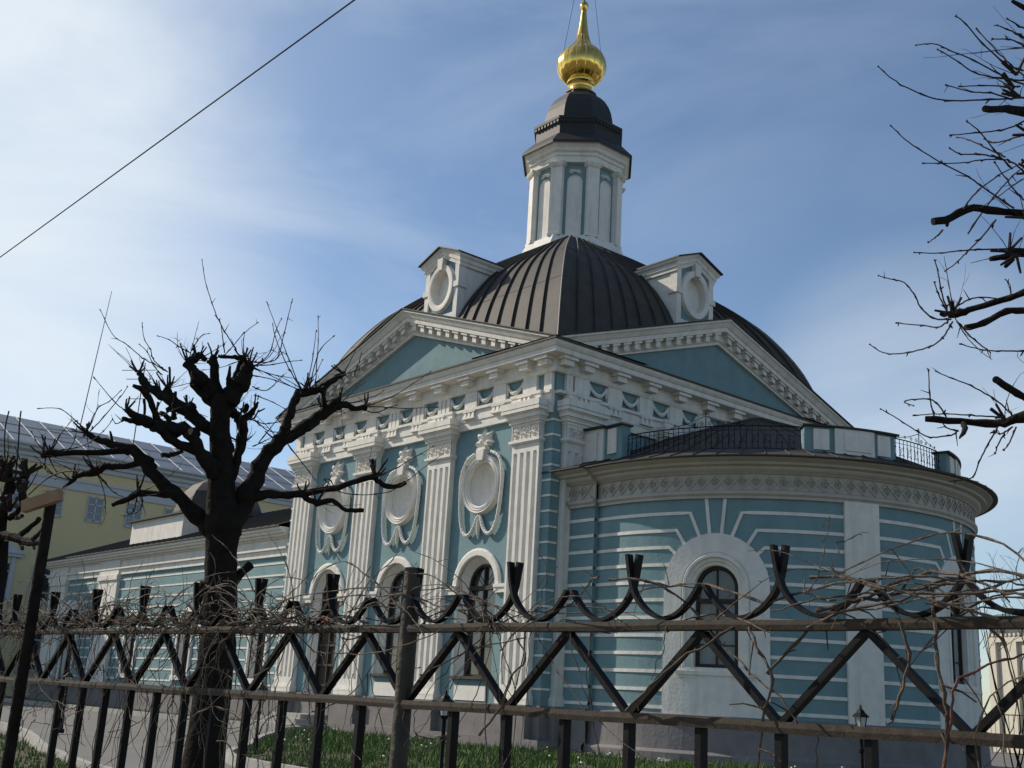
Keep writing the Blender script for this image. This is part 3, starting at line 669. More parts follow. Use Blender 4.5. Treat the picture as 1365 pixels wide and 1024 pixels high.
def rosettes(M, ts, d0):
    m = MB(); fl = []
    for t in ts:
        mf = MB(); fl.append(mf)
        z = 7.31; h = .165
        for sx in (-1, 1):
            for a, b in (((t-.18*sx, z-.19), (t+.18*sx, z+.19)),):
                tx, tz = b[0]-a[0], b[1]-a[1]; l = math.hypot(tx, tz); nx, nz = -tz/l*.016, tx/l*.016
                tt = t+.18
                m.add([M(a[0]+nx+.18, d0+.03, a[1]+nz), M(b[0]+nx+.18, d0+.03, b[1]+nz), M(b[0]-nx+.18, d0+.03, b[1]-nz), M(a[0]-nx+.18, d0+.03, a[1]-nz), M(a[0]+nx+.18, d0, a[1]+nz), M(b[0]+nx+.18, d0, b[1]+nz), M(b[0]-nx+.18, d0, b[1]-nz), M(a[0]-nx+.18, d0, a[1]-nz)], [(0, 1, 2, 3), (0, 4, 5, 1), (3, 2, 6, 7)])
        for k in range(4):
            A = pi/4+k*pi/2; u = (cos(A), sin(A)); v = (-u[1], u[0])
            q = lambda l, w, d: M(t+u[0]*l+v[0]*w, d0+d, z+u[1]*l+v[1]*w)
            mf.add([q(.01, 0, .01), q(.05, .042, .03), q(.095, .03, .02), q(.12, 0, .0), q(.095, -.03, .02), q(.05, -.042, .03), q(.06, 0, .0)], [(0, 1, 6), (1, 2, 6), (2, 3, 6), (3, 4, 6), (4, 5, 6), (5, 0, 6)])
        m.add([M(t, d0+.02, z+.185), M(t+.15, d0+.02, z), M(t, d0+.02, z-.185), M(t-.15, d0+.02, z), M(t, d0+.02, z+.163), M(t+.132, d0+.02, z), M(t, d0+.02, z-.163), M(t-.132, d0+.02, z)], [(0, 1, 5, 4), (1, 2, 6, 5), (2, 3, 7, 6), (3, 0, 4, 7)])
    o = part('lozenge_band', m, MATS['stained_white_plaster'])
    for mf in fl: part('rosette', mf, TAN, o)
rosettes(AP, [deg(-94.5+3.2*k) for k in range(56)], .05)
rosettes(lambda t, d, z: (t, AY-AR-.13-d, z), [.05, .41, .77], .05)
apse_sweep([(.50, 7.905), (.75, 7.89), (.75, 7.925), (.0, 8.17), (-.6, 8.40)], 'apse_eaves', ROOF, smooth=False, x0=-.34)
m = MB(); n = 30; rings = []
for k in range(n+1):
    a = radians(-100+213*k/n); rings.append([(AX+r*cos(a), AY+r*sin(a), z) for r, z in ((5.95, 8.38), (3.6, 9.45), (.05, 10.75))])
m.loft(rings, False); m.add([(AX, AY-6, 8.3), (AX, AY+6, 8.3), (AX, AY, 10.75), (-.1, AY-6, 8.3), (-.1, AY+6, 8.3), (-.1, AY, 10.75)], [(0, 3, 5, 2), (1, 2, 5, 4)])
ar = part('apse_roof', m, ROOF)
m = MB()
for k in range(0, 31):
    a = radians(-100+213*k/30); m.tube([(AX+r*cos(a), AY+r*sin(a), z+.015) for r, z in ((5.95, 8.38), (3.6, 9.45), (.3, 10.66))], .022, 4)
for k in range(40):
    a = radians(-97+205*k/40); m.tube([(AX+r*cos(a), AY+r*sin(a), z+.01) for r, z in ((7.18, 7.93), (6.45, 8.17), (5.9, 8.39))], .02, 4)
part('roof_seams', m, ROOF, ar)
# parapet blocks
RP = 6.08
def PP(t, d, z): a = radians(t); return (AX+(RP+d)*cos(a), AY+(RP+d)*sin(a), z)
def parapet(a0, a1, piers, z0=8.26, z1=9.0, mid=None):
    m = MB(); n = max(2, int((a1-a0)/3))
    for k in range(n): m.box(PP, a0+(a1-a0)*k/n, a0+(a1-a0)*(k+1)/n, -.32, .02, z0-.1, z1)
    o = part('parapet_block', m, TURQ)
    m = MB()
    for b0, b1 in piers:
        n = max(1, int((b1-b0)/3))
        for k in range(n): m.box(PP, b0+(b1-b0)*k/n, b0+(b1-b0)*(k+1)/n, 0, .07, z0+.1, z1-.06)
    if mid:
        for k in range(4): m.box(PP, mid[0]+(mid[1]-mid[0])*k/4, mid[0]+(mid[1]-mid[0])*(k+1)/4, 0, .08, z0-.05, z1-.01)
        c0, c1 = mid[0]+2.5, mid[1]-1.0
        for k in range(3): m.box(PP, c0+(c1-c0)*k/3, c0+(c1-c0)*(k+1)/3, .08, .11, z0+.12, z1-.1)
    part('panel', m, WHITE, o)
    m = MB(); n = max(2, int((a1-a0)/3))
    for k in range(n): m.box(PP, a0-.6+(a1-a0+1.2)*k/n, a0-.6+(a1-a0+1.2)*(k+1)/n, -.38, .14, z1, z1+.05)
    part('coping', m, BLACKM, o)
parapet(-40.6, -14.4, [(-38.3, -34.2), (-20.4, -16.4)], mid=(-32.7, -21.5))
parapet(10.0, 40, [(12, 16), (32, 37)], mid=(18, 30))
parapet(88, 100, [(90, 97)])
parapet(-101.5, -92.2, [(-97.8, -94.2)], z0=8.4, z1=9.32)
m = MB(); LP = lambda s, d, z: (s, AY-RP+.0-d, z)
m.box(LP, -.1, .98, -.35, .03, 8.1, 9.33); m.box(LP, .10, .76, .03, .09, 8.35, 9.22); o = part('parapet_wall', m, WHITE)
m = MB(); m.box(LP, -.1, 1.06, -.4, .14, 9.33, 9.39); part('coping', m, BLACKM, o)
def railing(a0, a1, z0=8.30, z1=9.02, zs=0):
    m = MB(); n = int((a1-a0)/1.55); RR = -.18
    for zz, r in ((z0+.03, .014), (z1, .018), (z1-.12, .008)): m.tube([PP(a0+(a1-a0)*k/40, RR, zz) for k in range(41)], r, 5)
    for k in range(n+1):
        a = a0+(a1-a0)*k/n; m.tube([PP(a, RR, z0), PP(a, RR, z0+.22), PP(a, RR, z0+.25), PP(a, RR, z0+.28), PP(a, RR, z1-.26), PP(a, RR, z1-.23), PP(a, RR, z1-.2), PP(a, RR, z1)], [.010, .010, .022, .010, .010, .022, .010, .010], 5)
        if k < n and k % 2 == 0:
            c = a+(a1-a0)/n/2; zc = (z0+z1)/2; w = (a1-a0)/n*.45
            for sg in (-1, 1): m.tube([PP(c+w*cos(q)*.8, RR, zc+sg*.05+.05*sin(q)*sg) for q in [i*pi*1.5/8 for i in range(9)]], .008, 4)
    o = part('railing', m, IRON)
    m = MB(); c = (a0+a1)/2; zc = z1
    if a1-a0 > 22:
        m.tube([PP(c, RR, zc), PP(c, RR, zc+.48)], .014, 5)
        def spiral(ca, cz, r, turns, sg, ph=0): m.tube([PP(ca+sg*(r*(1-q/20*.8))*cos(ph+turns*2*pi*q/20)*9.4, RR, cz+(r*(1-q/20*.8))*sin(ph+turns*2*pi*q/20)) for q in range(21)], .009, 4)
        for sg in (-1, 1):
            m.tube([PP(c+sg*x, RR, zc+y) for x, y in ((.3, .30), (2.5, .22), (5, .13), (8, .07), (10.5, .02))], .010, 4)
            for ca, r in ((1.2, .07), (3.6, .06), (6.3, .05), (9, .04)): spiral(c+sg*ca, zc+.09, r, 1.3, sg)
            spiral(c+sg*.6, zc+.38, .05, 1.2, sg, 1)
        part('crest', m, IRON, o)
railing(-91.6, -41.3); railing(-13.8, 9.6); railing(40.6, 87.5)
m = MB(); m.box(lambda a, b, c: (a, b, c), .1, .3, .35, .8, 7.98, 8.05)

rr_ = random.Random(77)
for k in range(16):
    a = radians(-96+k*2.3+rr_.uniform(-.8, .8)); R_ = AR+.42+rr_.uniform(0, .22); m = MB(); q = rr_.uniform(.09, .20); rings = []
    for i in range(5):
        f = sin(pi*(i+.5)/5); rings.append([(q*f*cos(b)*rr_.uniform(.8, 1.2), q*f*sin(b)*rr_.uniform(.7, 1.1), q*.75*(i/4)*rr_.uniform(.85, 1.1)) for b in [2*pi*j/7 for j in range(7)]])
    m.loft(rings, True, True); c0 = Vector((AX+R_*cos(a), AY+R_*sin(a), -.04))
    m.v = [tuple(Vector(v)+c0) for v in m.v]; tag(obj('rubble_stone', m, STONE, off=tuple(c0)), 'pale rough stone lying along the foot of the apse wall', 'stone', 'pale rubble stones at the foot of the apse')
# ---------------------------------------------------------------- west wing
WX0, WX1 = -41.6, -15.3
FWg = lambda s, d, z: (WX1-s, .25-d, z)
WL = WX1-WX0
wcs = [WX1+17.05-0.0 for _ in range(0)]
winx = [-16.95, -23.55, -29.35]
wins = [WX1-x for x in winx]
m = MB(); wallcols(m, FWg, 0, WL, .9, 6.9, 0, [arch_hole(s, .62, 1.62, 3.75) for s in wins]+[arch_hole(WX1+37.2, .8, .9, 3.2)]); part('wing_wall', m, TURQ)
m = MB(); m.box(W3, WX0+.02, WX1, .72, 14.7, .5, 7.4); part('wing_core', m, TURQ)
m = MB(); m.box(FWg, 0, WL+.1, -.05, .16, -.5, .86); m.box(FWg, 0, WL+.1, -.05, .2, .86, .95); part('wing_plinth', m, PLINTH)
m = MB()
m.box(FWg, 0, WL, 0, .10, 6.35, 6.62); m.box(FWg, 0, WL+.1, 0, .20, 6.62, 6.72); m.box(FWg, 0, WL, 0, .07, 6.72, 7.05)
m.box(FWg, 0, WL+.1, 0, .16, 7.05, 7.12); m.box(FWg, 0, WL+.2, 0, .30, 7.12, 7.22); m.box(FWg, 0, WL+.3, 0, .45, 7.22, 7.33); m.box(FWg, 0, WL+.35, 0, .55, 7.33, 7.44)
for x0, x1 in ((-34.0, -32.85), (-32.75, -31.65), (-40.9, -39.8), (-39.7, -38.6)):
    m.box(FWg, WX1-x1, WX1-x0, .0, .16, .95, 6.1); m.box(FWg, WX1-x1-.08, WX1-x0+.08, 0, .24, 6.1, 6.35); m.box(FWg, WX1-x1-.04, WX1-x0+.04, 0, .17, 6.35, 7.05)
part('wing_entablature', m, WHITE)
m = MB()
for k in range(11):
    z = 1.35+k*.47
    segs = [(0, WX1+31.6), (WX1+34.05, WX1+38.55)]
    cuts = [(s-.92, s+.92) for s in wins if 1.3 < z < 4.7]+([(WX1+36.0, WX1+38.4)] if z < 5 else [])
    for a, b in segs:
        cur = a
        for c0, c1 in sorted(cuts):
            if c1 < a or c0 > b: continue
            if c0 > cur: m.box(FWg, cur, c0, 0, .02, z, z+.07)
            cur = max(cur, c1)
        if cur < b: m.box(FWg, cur, b, 0, .02, z, z+.07)
part('wing_banding', m, WHITE)
for s in wins: win(FWg, s, 1.62, 3.75, .62, .50, -.25, ring=.2, fan=True)
for s in wins: m = MB(); m.box(FWg, s-.8, s+.8, 0, .14, 1.42, 1.62); part('wing_sill', m, WHITE)
s = WX1+37.2
o = win(FWg, s, .9, 3.2, .8, .7, -.25, door=True, ring=.2)
m = MB(); m.prism([(s-1.35, 4.5), (s+1.35, 4.5), (s, 5.25)], FWg, 0, .35); m.box(FWg, s-1.3, s+1.3, 0, .3, 4.2, 4.5); part('door_pediment', m, WHITE, o)
m = MB(); e = .62
m.add([(WX0-e, .25-e, 7.50), (WX1, .25-e, 7.50), (WX1, 7.5, 10.5), (WX0+7, 7.5, 10.5), (WX0-e, 14.7+e, 7.50), (WX1, 14.7+e, 7.50), (WX0-e, .25-e, 7.44), (WX1, .25-e, 7.44), (WX0-e, 14.7+e, 7.44), (WX1, 14.7+e, 7.44)], [(0, 1, 2, 3), (0, 3, 4), (4, 3, 2, 5), (0, 6, 7, 1), (4, 8, 6, 0), (5, 9, 8, 4)])
wr = part('wing_roof', m, ROOF)
m = MB()
for k in range(44): x = WX1-.3-k*.6; m.tube([(x, .25-e, 7.52), (x, 7.4, 10.48)], .02, 4)
part('roof_seams', m, ROOF, wr)
m = MB(); m.box(W3, -33.0, -27.0, 1.0, 4.5, 8.0, 9.15); WDC = (-30.5, 4.5)
at_ = part('wing_attic', m, WHITE)
m = MB(); m.box(W3, -33.2, -26.8, .8, 4.7, 9.15, 9.22); part('coping', m, BLACKM, at_)
m = MB(); c = WDC; m.lathe([(2.2, 8.0), (2.2, 9.7), (2.3, 9.75), (2.28, 9.85), (2.15, 10.3), (1.9, 10.85), (1.5, 11.3), (1.0, 11.58), (.4, 11.7), (.02, 11.72)], c, 8, OC); wd_ = part('wing_dome', m, ROOF)

# ================================================================== yellow building
yb = empty('yellow_building', (-50, 8, 0), 'long yellow classical building with grey metal roof behind the west wing', 'building')
YX = -50.0; YM = lambda s, d, z: (YX+d, s, z); Y0, Y1 = -14, 30
def ypart(n, m, mt, p=None, sm=False): return obj(n, m, mt, p or yb, sm)
m = MB(); m.box(W3, YX-14, YX, Y0, Y1, 0, 15.1); ypart('wall', m, YEL)
m = MB(); pf = [(0, 14.45), (.15, 14.45), (.2, 14.7), (.35, 14.75), (.4, 14.95), (.7, 15.1), (.75, 15.35), (0, 15.36)]
m.loft([[YM(s_, d, z) for d, z in pf] for s_ in (Y0, Y1)], False, False)
m.box(YM, Y0, Y1, 0, .12, 13.05, 13.6); m.box(YM, Y0, Y1, 0, .2, 13.6, 13.75); ypart('cornice', m, GREYW)
m = MB(); m.add([(YX+.85, Y0-.5, 15.38), (YX+.85, Y1+.5, 15.38), (YX-5.5, Y1-3, 18.25), (YX-5.5, Y0+3, 18.25), (YX+.85, Y0-.5, 15.28), (YX+.85, Y1+.5, 15.28), (YX-15, Y0-.5, 15.38), (YX-15, Y1+.5, 15.38)], [(0, 1, 2, 3), (0, 4, 5, 1), (3, 2, 7, 6), (1, 7, 2), (0, 3, 6)])
yr = ypart('roof', m, ZINC)
m = MB()
s_ = Y0+.3
while s_ < Y1: m.tube([(YX+.8, s_, 15.43), (YX-5.5, s_, 18.28)], .05, 4); s_ += 1.62
for zz in (.33, .66): m.tube([(YX+.85-6.35*zz, Y0+1, 15.4+2.87*zz), (YX+.85-6.35*zz, Y1-1, 15.4+2.87*zz)], .03, 4)
m.tube([(YX+.87, Y0, 15.38), (YX+.87, Y1, 15.38)], .09, 5)
ypart('roof_seams', m, GREYW, yr)
def ywin(s, z0, z1, hw=.52, ped=False):
    m = MB(); m.box(YM, s-hw, s+hw, .0, .03, z0, z1); g_ = ypart('window', m, GLASS)
    m = MB()
    for a, b, c, d in ((s-hw-.02, s-hw+.05, z0, z1), (s+hw-.05, s+hw+.02, z0, z1), (s-hw, s+hw, z0, z0+.08), (s-hw, s+hw, z1-.08, z1), (s-.045, s+.045, z0, z1), (s-hw, s+hw, z1-.58, z1-.50), (s-hw, s+hw, z0+.5, z0+.54)): m.box(YM, a, b, .02, .06, c, d)
    m.box(YM, s-hw-.06, s+hw+.06, .0, .10, z0-.08, z0-.02)
    ypart('window_frame', m, GREYW, g_)
    if ped:
        m = MB(); m.prism([(s-1.3, z1+.55), (s+1.3, z1+.55), (s, z1+1.3)], YM, 0, .4); m.box(YM, s-1.2, s+1.2, 0, .3, z1+.35, z1+.55); m.box(YM, s-.85, s-hw, 0, .12, z0-.2, z1+.35); m.box(YM, s+hw, s+.85, 0, .12, z0-.2, z1+.35); ypart('pediment', m, GREYW, g_)
k = 0
s_ = 5.25-2.65*6
while s_ < Y1-1.5:
    ywin(s_, 11.25, 12.85); ywin(s_, 5.8, 8.0, .62, ped=(k % 2 == 0)); ywin(s_, 1.6, 4.0, .62); s_ += 2.65; k += 1

# white building on the right
wb = empty('cream_pavilion', (6, 22, 0), 'cream stucco building with green roof seen past the apse on the right', 'building')
c_ = at(1318, 826, 88); d_ = Vector((.954, -.30, 0)); n_ = Vector((-.30, -.954, 0))
WM = lambda s, d, z: tuple(Vector((c_.x, c_.y, 0))+d_*(s*1.9)+n_*(d*1.9)+Vector((0, 0, z*(c_.z/5.0))))
def wpart(n, m, mt, p=None): return obj(n, m, mt, p or wb)
m = MB(); m.box(WM, 0, 14, -9, 0, 0, 4.95); wpart('wall', m, CREAM)
m = MB(); m.box(WM, -.1, 14.1, 0, .12, 4.1, 4.3)
for i, (d, z0, z1) in enumerate(((.12, 4.7, 4.8), (.25, 4.8, 4.9), (.4, 4.9, 5.0))): m.box(WM, -.4, 14.4, 0, d, z0, z1)
for k in range(70): m.box(WM, .02+k*.2, .12+k*.2, 0, .16, 4.32, 4.42)
m.box(WM, 0, .35, 0, .12, 0, 4.1); m.box(WM, .9, 1.3, 0, .12, 0, 4.1); wpart('cornice', m, CREAM)
m = MB(); bridge(m, WM, [(arch_pts(2.2, .65, 1.2, 2.9), 0), (arch_pts(2.2, .65, 1.2, 2.9), .08), (arch_pts(2.2, .42, 1.2, 2.9), .08)]); o = wpart('window', m, CREAM)
m = MB(); archfill(m, WM, arch_pts(2.2, .42, 1.2, 2.9), .03); wpart('glass', m, GLASS, o)
m = MB(); m.add([WM(-.6, .6, 5.0), WM(14.6, .6, 5.0), WM(11, -4.5, 6.2), WM(3.5, -4.5, 6.2), WM(-.6, -9.6, 5.0), WM(14.6, -9.6, 5.0)], [(0, 1, 2, 3), (0, 3, 4), (1, 5, 2), (4, 3, 2, 5)]); wpart('roof', m, GREENR)
rl = empty('porch_railing', tuple(c_-Vector((0, 0, c_.z))), 'dark metal railing in front of the cream building', 'railing')
m = MB(); ZB = .35
for z in (ZB+1.0, ZB+.1): m.tube([WM(-.5, 1.5, z), WM(6, 1.5, z)], .035, 5)
for k in range(33): m.tube([WM(-.5+k*.2, 1.5, ZB-.4), WM(-.5+k*.2, 1.5, ZB+1.0)], .018, 4)
obj('bars', m, IRON, rl)

m = MB(); m.box(W3, -12.5, -11.95, .18, .23, 3.7, 3.97); m.tube([(-12.35, .2, 3.95), (-12.35, .27, 4.5)], .012, 4); m.tube([(-12.1, .2, 3.95), (-12.1, .27, 4.5)], .012, 4)
tag(obj('notice_board', m, mat('red_paint', (.42, .035, .04), .6), None, off=(-12.2, .2, 3.7)), 'small red board hanging over the dark church door', 'notice board')
# ================================================================== lamps
def lamp(u, w, t, label):
    return None
lp = empty('lamp_post', (0, 0, 0), 'lamp', 'lamp post', 'black lantern posts along the church beds')
m = MB(); m.lathe([(.09, 0), (.09, .12), (.055, .16), (.045, .5), (.05, .52), (.03, .56), (.027, 1.2), (.045, 1.22), (.045, 1.28), (.027, 1.30), (.025, 1.58), (.05, 1.62), (.06, 1.66)], (0, 0), 12); obj('post', m, IRON, lp, True)
m = MB(); m.lathe([(.055, 1.66), (.085, 1.88), (.085, 1.9)], (0, 0), 6); lg = obj('lantern_glass', m, LGLASS, lp)
m = MB()
for k in range(6): a = k*pi/3; m.tube([(.058*cos(a), .058*sin(a), 1.66), (.09*cos(a), .09*sin(a), 1.90)], .006, 4)
m.lathe([(.125, 1.89), (.12, 1.92), (.07, 1.97), (.05, 2.02), (.02, 2.05), (.012, 2.12), (.001, 2.14)], (0, 0), 6); obj('cap', m, IRON, lg)
lb = [((350, 908, 25), 'thin black lantern post by the kerb curve right of the big pruned tree'), ((595, 919, 16.5), 'black lantern post just right of the round fence post in front of the south wall'),
      ((1147, 939, 17.5), 'black lantern post with milky glass in front of the white pilaster of the apse'), ((93, 893, 33), 'small distant lantern post near the west wing, left of the tree')]
for i, ((u, w, t), lab) in enumerate(lb):
    p = at(u, w, t); o = lp if i == 0 else copy_tree(lp)
    o.location = (p.x, p.y, gz(p.x, p.y)-.02); o['label'] = lab
    h = p.z-gz(p.x, p.y)+.02; k = h/2.14; o.scale = (k*1.5, k*1.5, k)

# ================================================================== fence
FK = .72
FO = at(545, 840, 5.0*FK); FO.z = 0
FD_ = Vector((1, .07, 0)).normalized(); FN_ = Vector((.07, -1, 0)).normalized()
def FM(s, d, z): return tuple(FO+FD_*(s*FK)+FN_*(d*FK)+Vector((0, 0, 1.15+z*FK)))
ZG = (-.5-1.15)/FK
fence = empty('iron_fence', (FO.x, FO.y, -.5), 'black iron fence with V-braced panel and forked curved tips along the street', 'fence')
def fp(n, m, mt=IRON, p=None, sm=False): return obj(n, m, mt, p or fence, sm)
S0, S1 = -6.6, 4.0
for z, hgt, mt, nm in ((.292, .0155, RUSTY, 'rail'), (-.017, .0175, RUSTY, 'rail'), (-1.75, .0175, RUSTY, 'rail')):
    m = MB(); n = 40
    m.loft([[FM(S0+(S1-S0)*k/n, d, z+dz+.002*sin(k*1.7)) for d, dz in ((-.03, -hgt), (.03, -hgt), (.033, 0), (.03, hgt), (-.03, hgt))] for k in range(n+1)], True, True); fp(nm, m, mt)
for s in (0, 3.62):
    m = MB(); m.tube([FM(s, .0, ZG-.3), FM(s, 0, .545)], .0275, 14); m.tube([FM(s, 0, .54), FM(s, 0, .548)], .028, 14); fp('post', m, mat('post_paint', (.06, .052, .036), .7, 0, var=.2, scale=9, bump=.5, bscale=30, col2=(.03, .026, .02)), None, True)
vb = [.02+.6*k for k in range(-11, 7)]
for k in range(-22, 14):
    s = .02+.3*k
    if abs(s % 3.62) < .08 or s < S0 or s > S1: continue
    m = MB(); wv = .0118
    m.box(FM, s-wv, s+wv, -.02, .02, -1.75, -.03); fp('picket', m)
for s in vb:
    for sg in (-1, 1):
        m = MB(); ap = s+sg*.3; w = .0115
        m.add([FM(a, d, z) for d in (-.018, .018) for a, z in ((s-w*1.2+sg*.012, .0), (s+w*1.2+sg*.012, .0), (ap+w*1.2-sg*.0, .275), (ap-w*1.2-sg*.0, .275))], [(0, 1, 2, 3), (4, 7, 6, 5), (0, 4, 5, 1), (1, 5, 6, 2), (2, 6, 7, 3), (3, 7, 4, 0)])
        fp('brace', m)
    for sg in (-1, 1):
        P = [(-.018, .545), (-.010, .50), (.0005, .45), (.020, .40), (.060, .355), (.105, .328), (.15, .318), (.195, .328), (.235, .355), (.27, .392), (.293, .425)]
        Q = smooth_path([(a, 0, z) for a, z in P], 3); m = MB(); rings = []
        for i, q in enumerate(Q):
            t = (Q[min(i+1, len(Q)-1)]-Q[max(i-1, 0)]).normalized(); nx, nz = -t.z*.0062, t.x*.0062
            dd = .008*sg
            rings.append([FM(s+sg*(q.x+nx), -.016+dd, q.z+nz), FM(s+sg*(q.x+nx), .016+dd, q.z+nz), FM(s+sg*(q.x-nx), .016+dd, q.z-nz), FM(s+sg*(q.x-nx), -.016+dd, q.z-nz)])
        m.loft(rings, True, True); fp('scroll', m)

# tall timber post with a plank nailed on top
tp = empty('timber_post', tuple(at(10, 1000, 5.3)*1.0), 'dark round post with a pale nailed plank on top at the left edge', 'post')
b0 = at(43, 850, 5.2); m = MB()
def vert(u, w, t, z):
    p = at(u, w, t); return Vector((p.x, p.y, z))
pb = vert(38, 850, 5.2, 0); ztop = at(72, 668, 5.2).z
m.tube([(pb.x, pb.y, -.6), (pb.x, pb.y, ztop*.5), (pb.x, pb.y, ztop)], [.027, .024, .023], 12); obj('post', m, BARK, tp, True)
pc = at(80, 660, 5.16); pd = at(28, 677, 5.3); dv = (pd-pc).normalized(); up = Vector((0, 0, 1)); sd_ = dv.cross(up).normalized(); up2 = sd_.cross(dv)
m = MB(); PMx = lambda a, b, c: tuple(pc+dv*a+sd_*b+up2*c)
m.box(PMx, 0, .20, -.012, .018, -.024, .026); obj('plank', m, PLANK, tp)

# ================================================================== trees
def traced(m, pts, t0, t1, r0=None, rng=None, rs=1.0, jit=0, k=3, nn=8):
    """pts: (u, w, halfwidth_px); a limb of real thickness at depth t0..t1"""
    n = len(pts); P, Rr = [], []
    for i, q in enumerate(pts):
        t = t0+(t1-t0)*i/(n-1); v = at(q[0], q[1], t); P.append((*v,)); Rr.append(q[2]/FPX*t*rs)
    S = smooth_path(P, k); RR = []
    for i in range(n-1):
        for j in range(k): RR.append(Rr[i]+(Rr[i+1]-Rr[i])*j/k)
    RR.append(Rr[-1])
    if rng:
        RR = [r*(1+rng.uniform(-.13, .16)) for r in RR]
        S = [p+Vector((rng.gauss(0, 1), rng.gauss(0, 1), rng.gauss(0, 1)))*r*.14 for p, r in zip(S, RR)]
    m.tube(S, RR, nn); return S, RR
def budded(m, pts, t0, t1, w0, w1, rng):
    S = smooth_path([tuple(at(u+rng.uniform(-.6, .6), w+rng.uniform(-.6, .6), t0+(t1-t0)*i/(len(pts)-1))) for i, (u, w) in enumerate(pts)], 6); n = len(S); P, Rr = [], []
    for i, p in enumerate(S):
        r = (w0+(w1-w0)*i/(n-1))/FPX*t1; k = i % 5 == 2
        P.append(p+Vector((rng.gauss(0, 1), rng.gauss(0, 1), rng.gauss(0, 1)))*r*(.6 if k else .2)); Rr.append(r*(1.45 if k else 1.0))
        if k and rng.random() < .75:
            t = (S[min(i+1, n-1)]-S[i-1]).normalized(); sd_ = (t*.9+Rt*rng.gauss(0, .6)+Up*rng.gauss(0, .6)).normalized()
            l = r*rng.choice((4, 5, 7, 16)); m.tube([p, p+sd_*l*.6, p+sd_*l], [r*.9, r*(1.1 if l < r*8 else .6), r*.3], 4)
    Rr[-1] = Rr[-1]*2.0; m.tube(P, Rr, 5)
def twig(m, p, d, ln, r, rng, curve=.25, up=.1, side=True, seg=7):
    P = [Vector(p)]; d = Vector(d).normalized(); bend = Vector((rng.gauss(0, 1), rng.gauss(0, 1), rng.gauss(0, .6)))*curve/seg; Rr = [r]
    for i in range(seg):
        d = (d+bend+Vector((0, 0, up/seg))+Vector((rng.gauss(0, .05), rng.gauss(0, .05), rng.gauss(0, .05)))).normalized()
        P.append(P[-1]+d*ln/seg); Rr.append(r*(1-.65*(i+1)/seg)*(1.35 if i % 2 else 1))
        if side and rng.random() < .33 and ln > .25:
            sdv = (d+Vector((rng.gauss(0, .6), rng.gauss(0, .6), rng.gauss(0, .5)))).normalized(); twig(m, P[-1], sdv, ln*rng.uniform(.15, .4), r*.5, rng, curve, up, False, 4)
    m.tube(P, Rr, 4)
BT = 10.2
tree = empty('pollarded_tree', tuple(vert(283, 960, BT, -.4)), 'large dark pollarded tree with knobbly stub branches left of the church front', 'tree', 'pruned lime trees along the fence')
r1 = random.Random(11)
tb = at(286, 893, BT); base = Vector((tb.x, tb.y, -.5))
trunk = MB()
P = [base, base+Vector((0, 0, .35)), base+Vector((0, 0, .8))]+[at(u, w, BT) for u, w, h in [(287, 893, 0), (292, 834, 0), (294, 776, 0), (295, 732, 0), (298, 700, 0), (295, 659, 0), (295, 600, 0), (293, 577, 0), (294, 549, 0), (297, 525, 0)]]
Rr = [.26, .20, .175]+[h/FPX*BT for h in (23, 21.5, 21, 20.5, 24, 18, 14, 13, 13, 14)]
S = smooth_path(P, 4); RR = []
for i in range(len(P)-1): RR += [Rr[i]+(Rr[i+1]-Rr[i])*j/4 for j in range(4)]
RR.append(Rr[-1]); RR = [r*(1+r1.uniform(-.04, .06)) for r in RR]
trunk.tube(S, RR, 18); obj('trunk', trunk, BARK, tree, True)
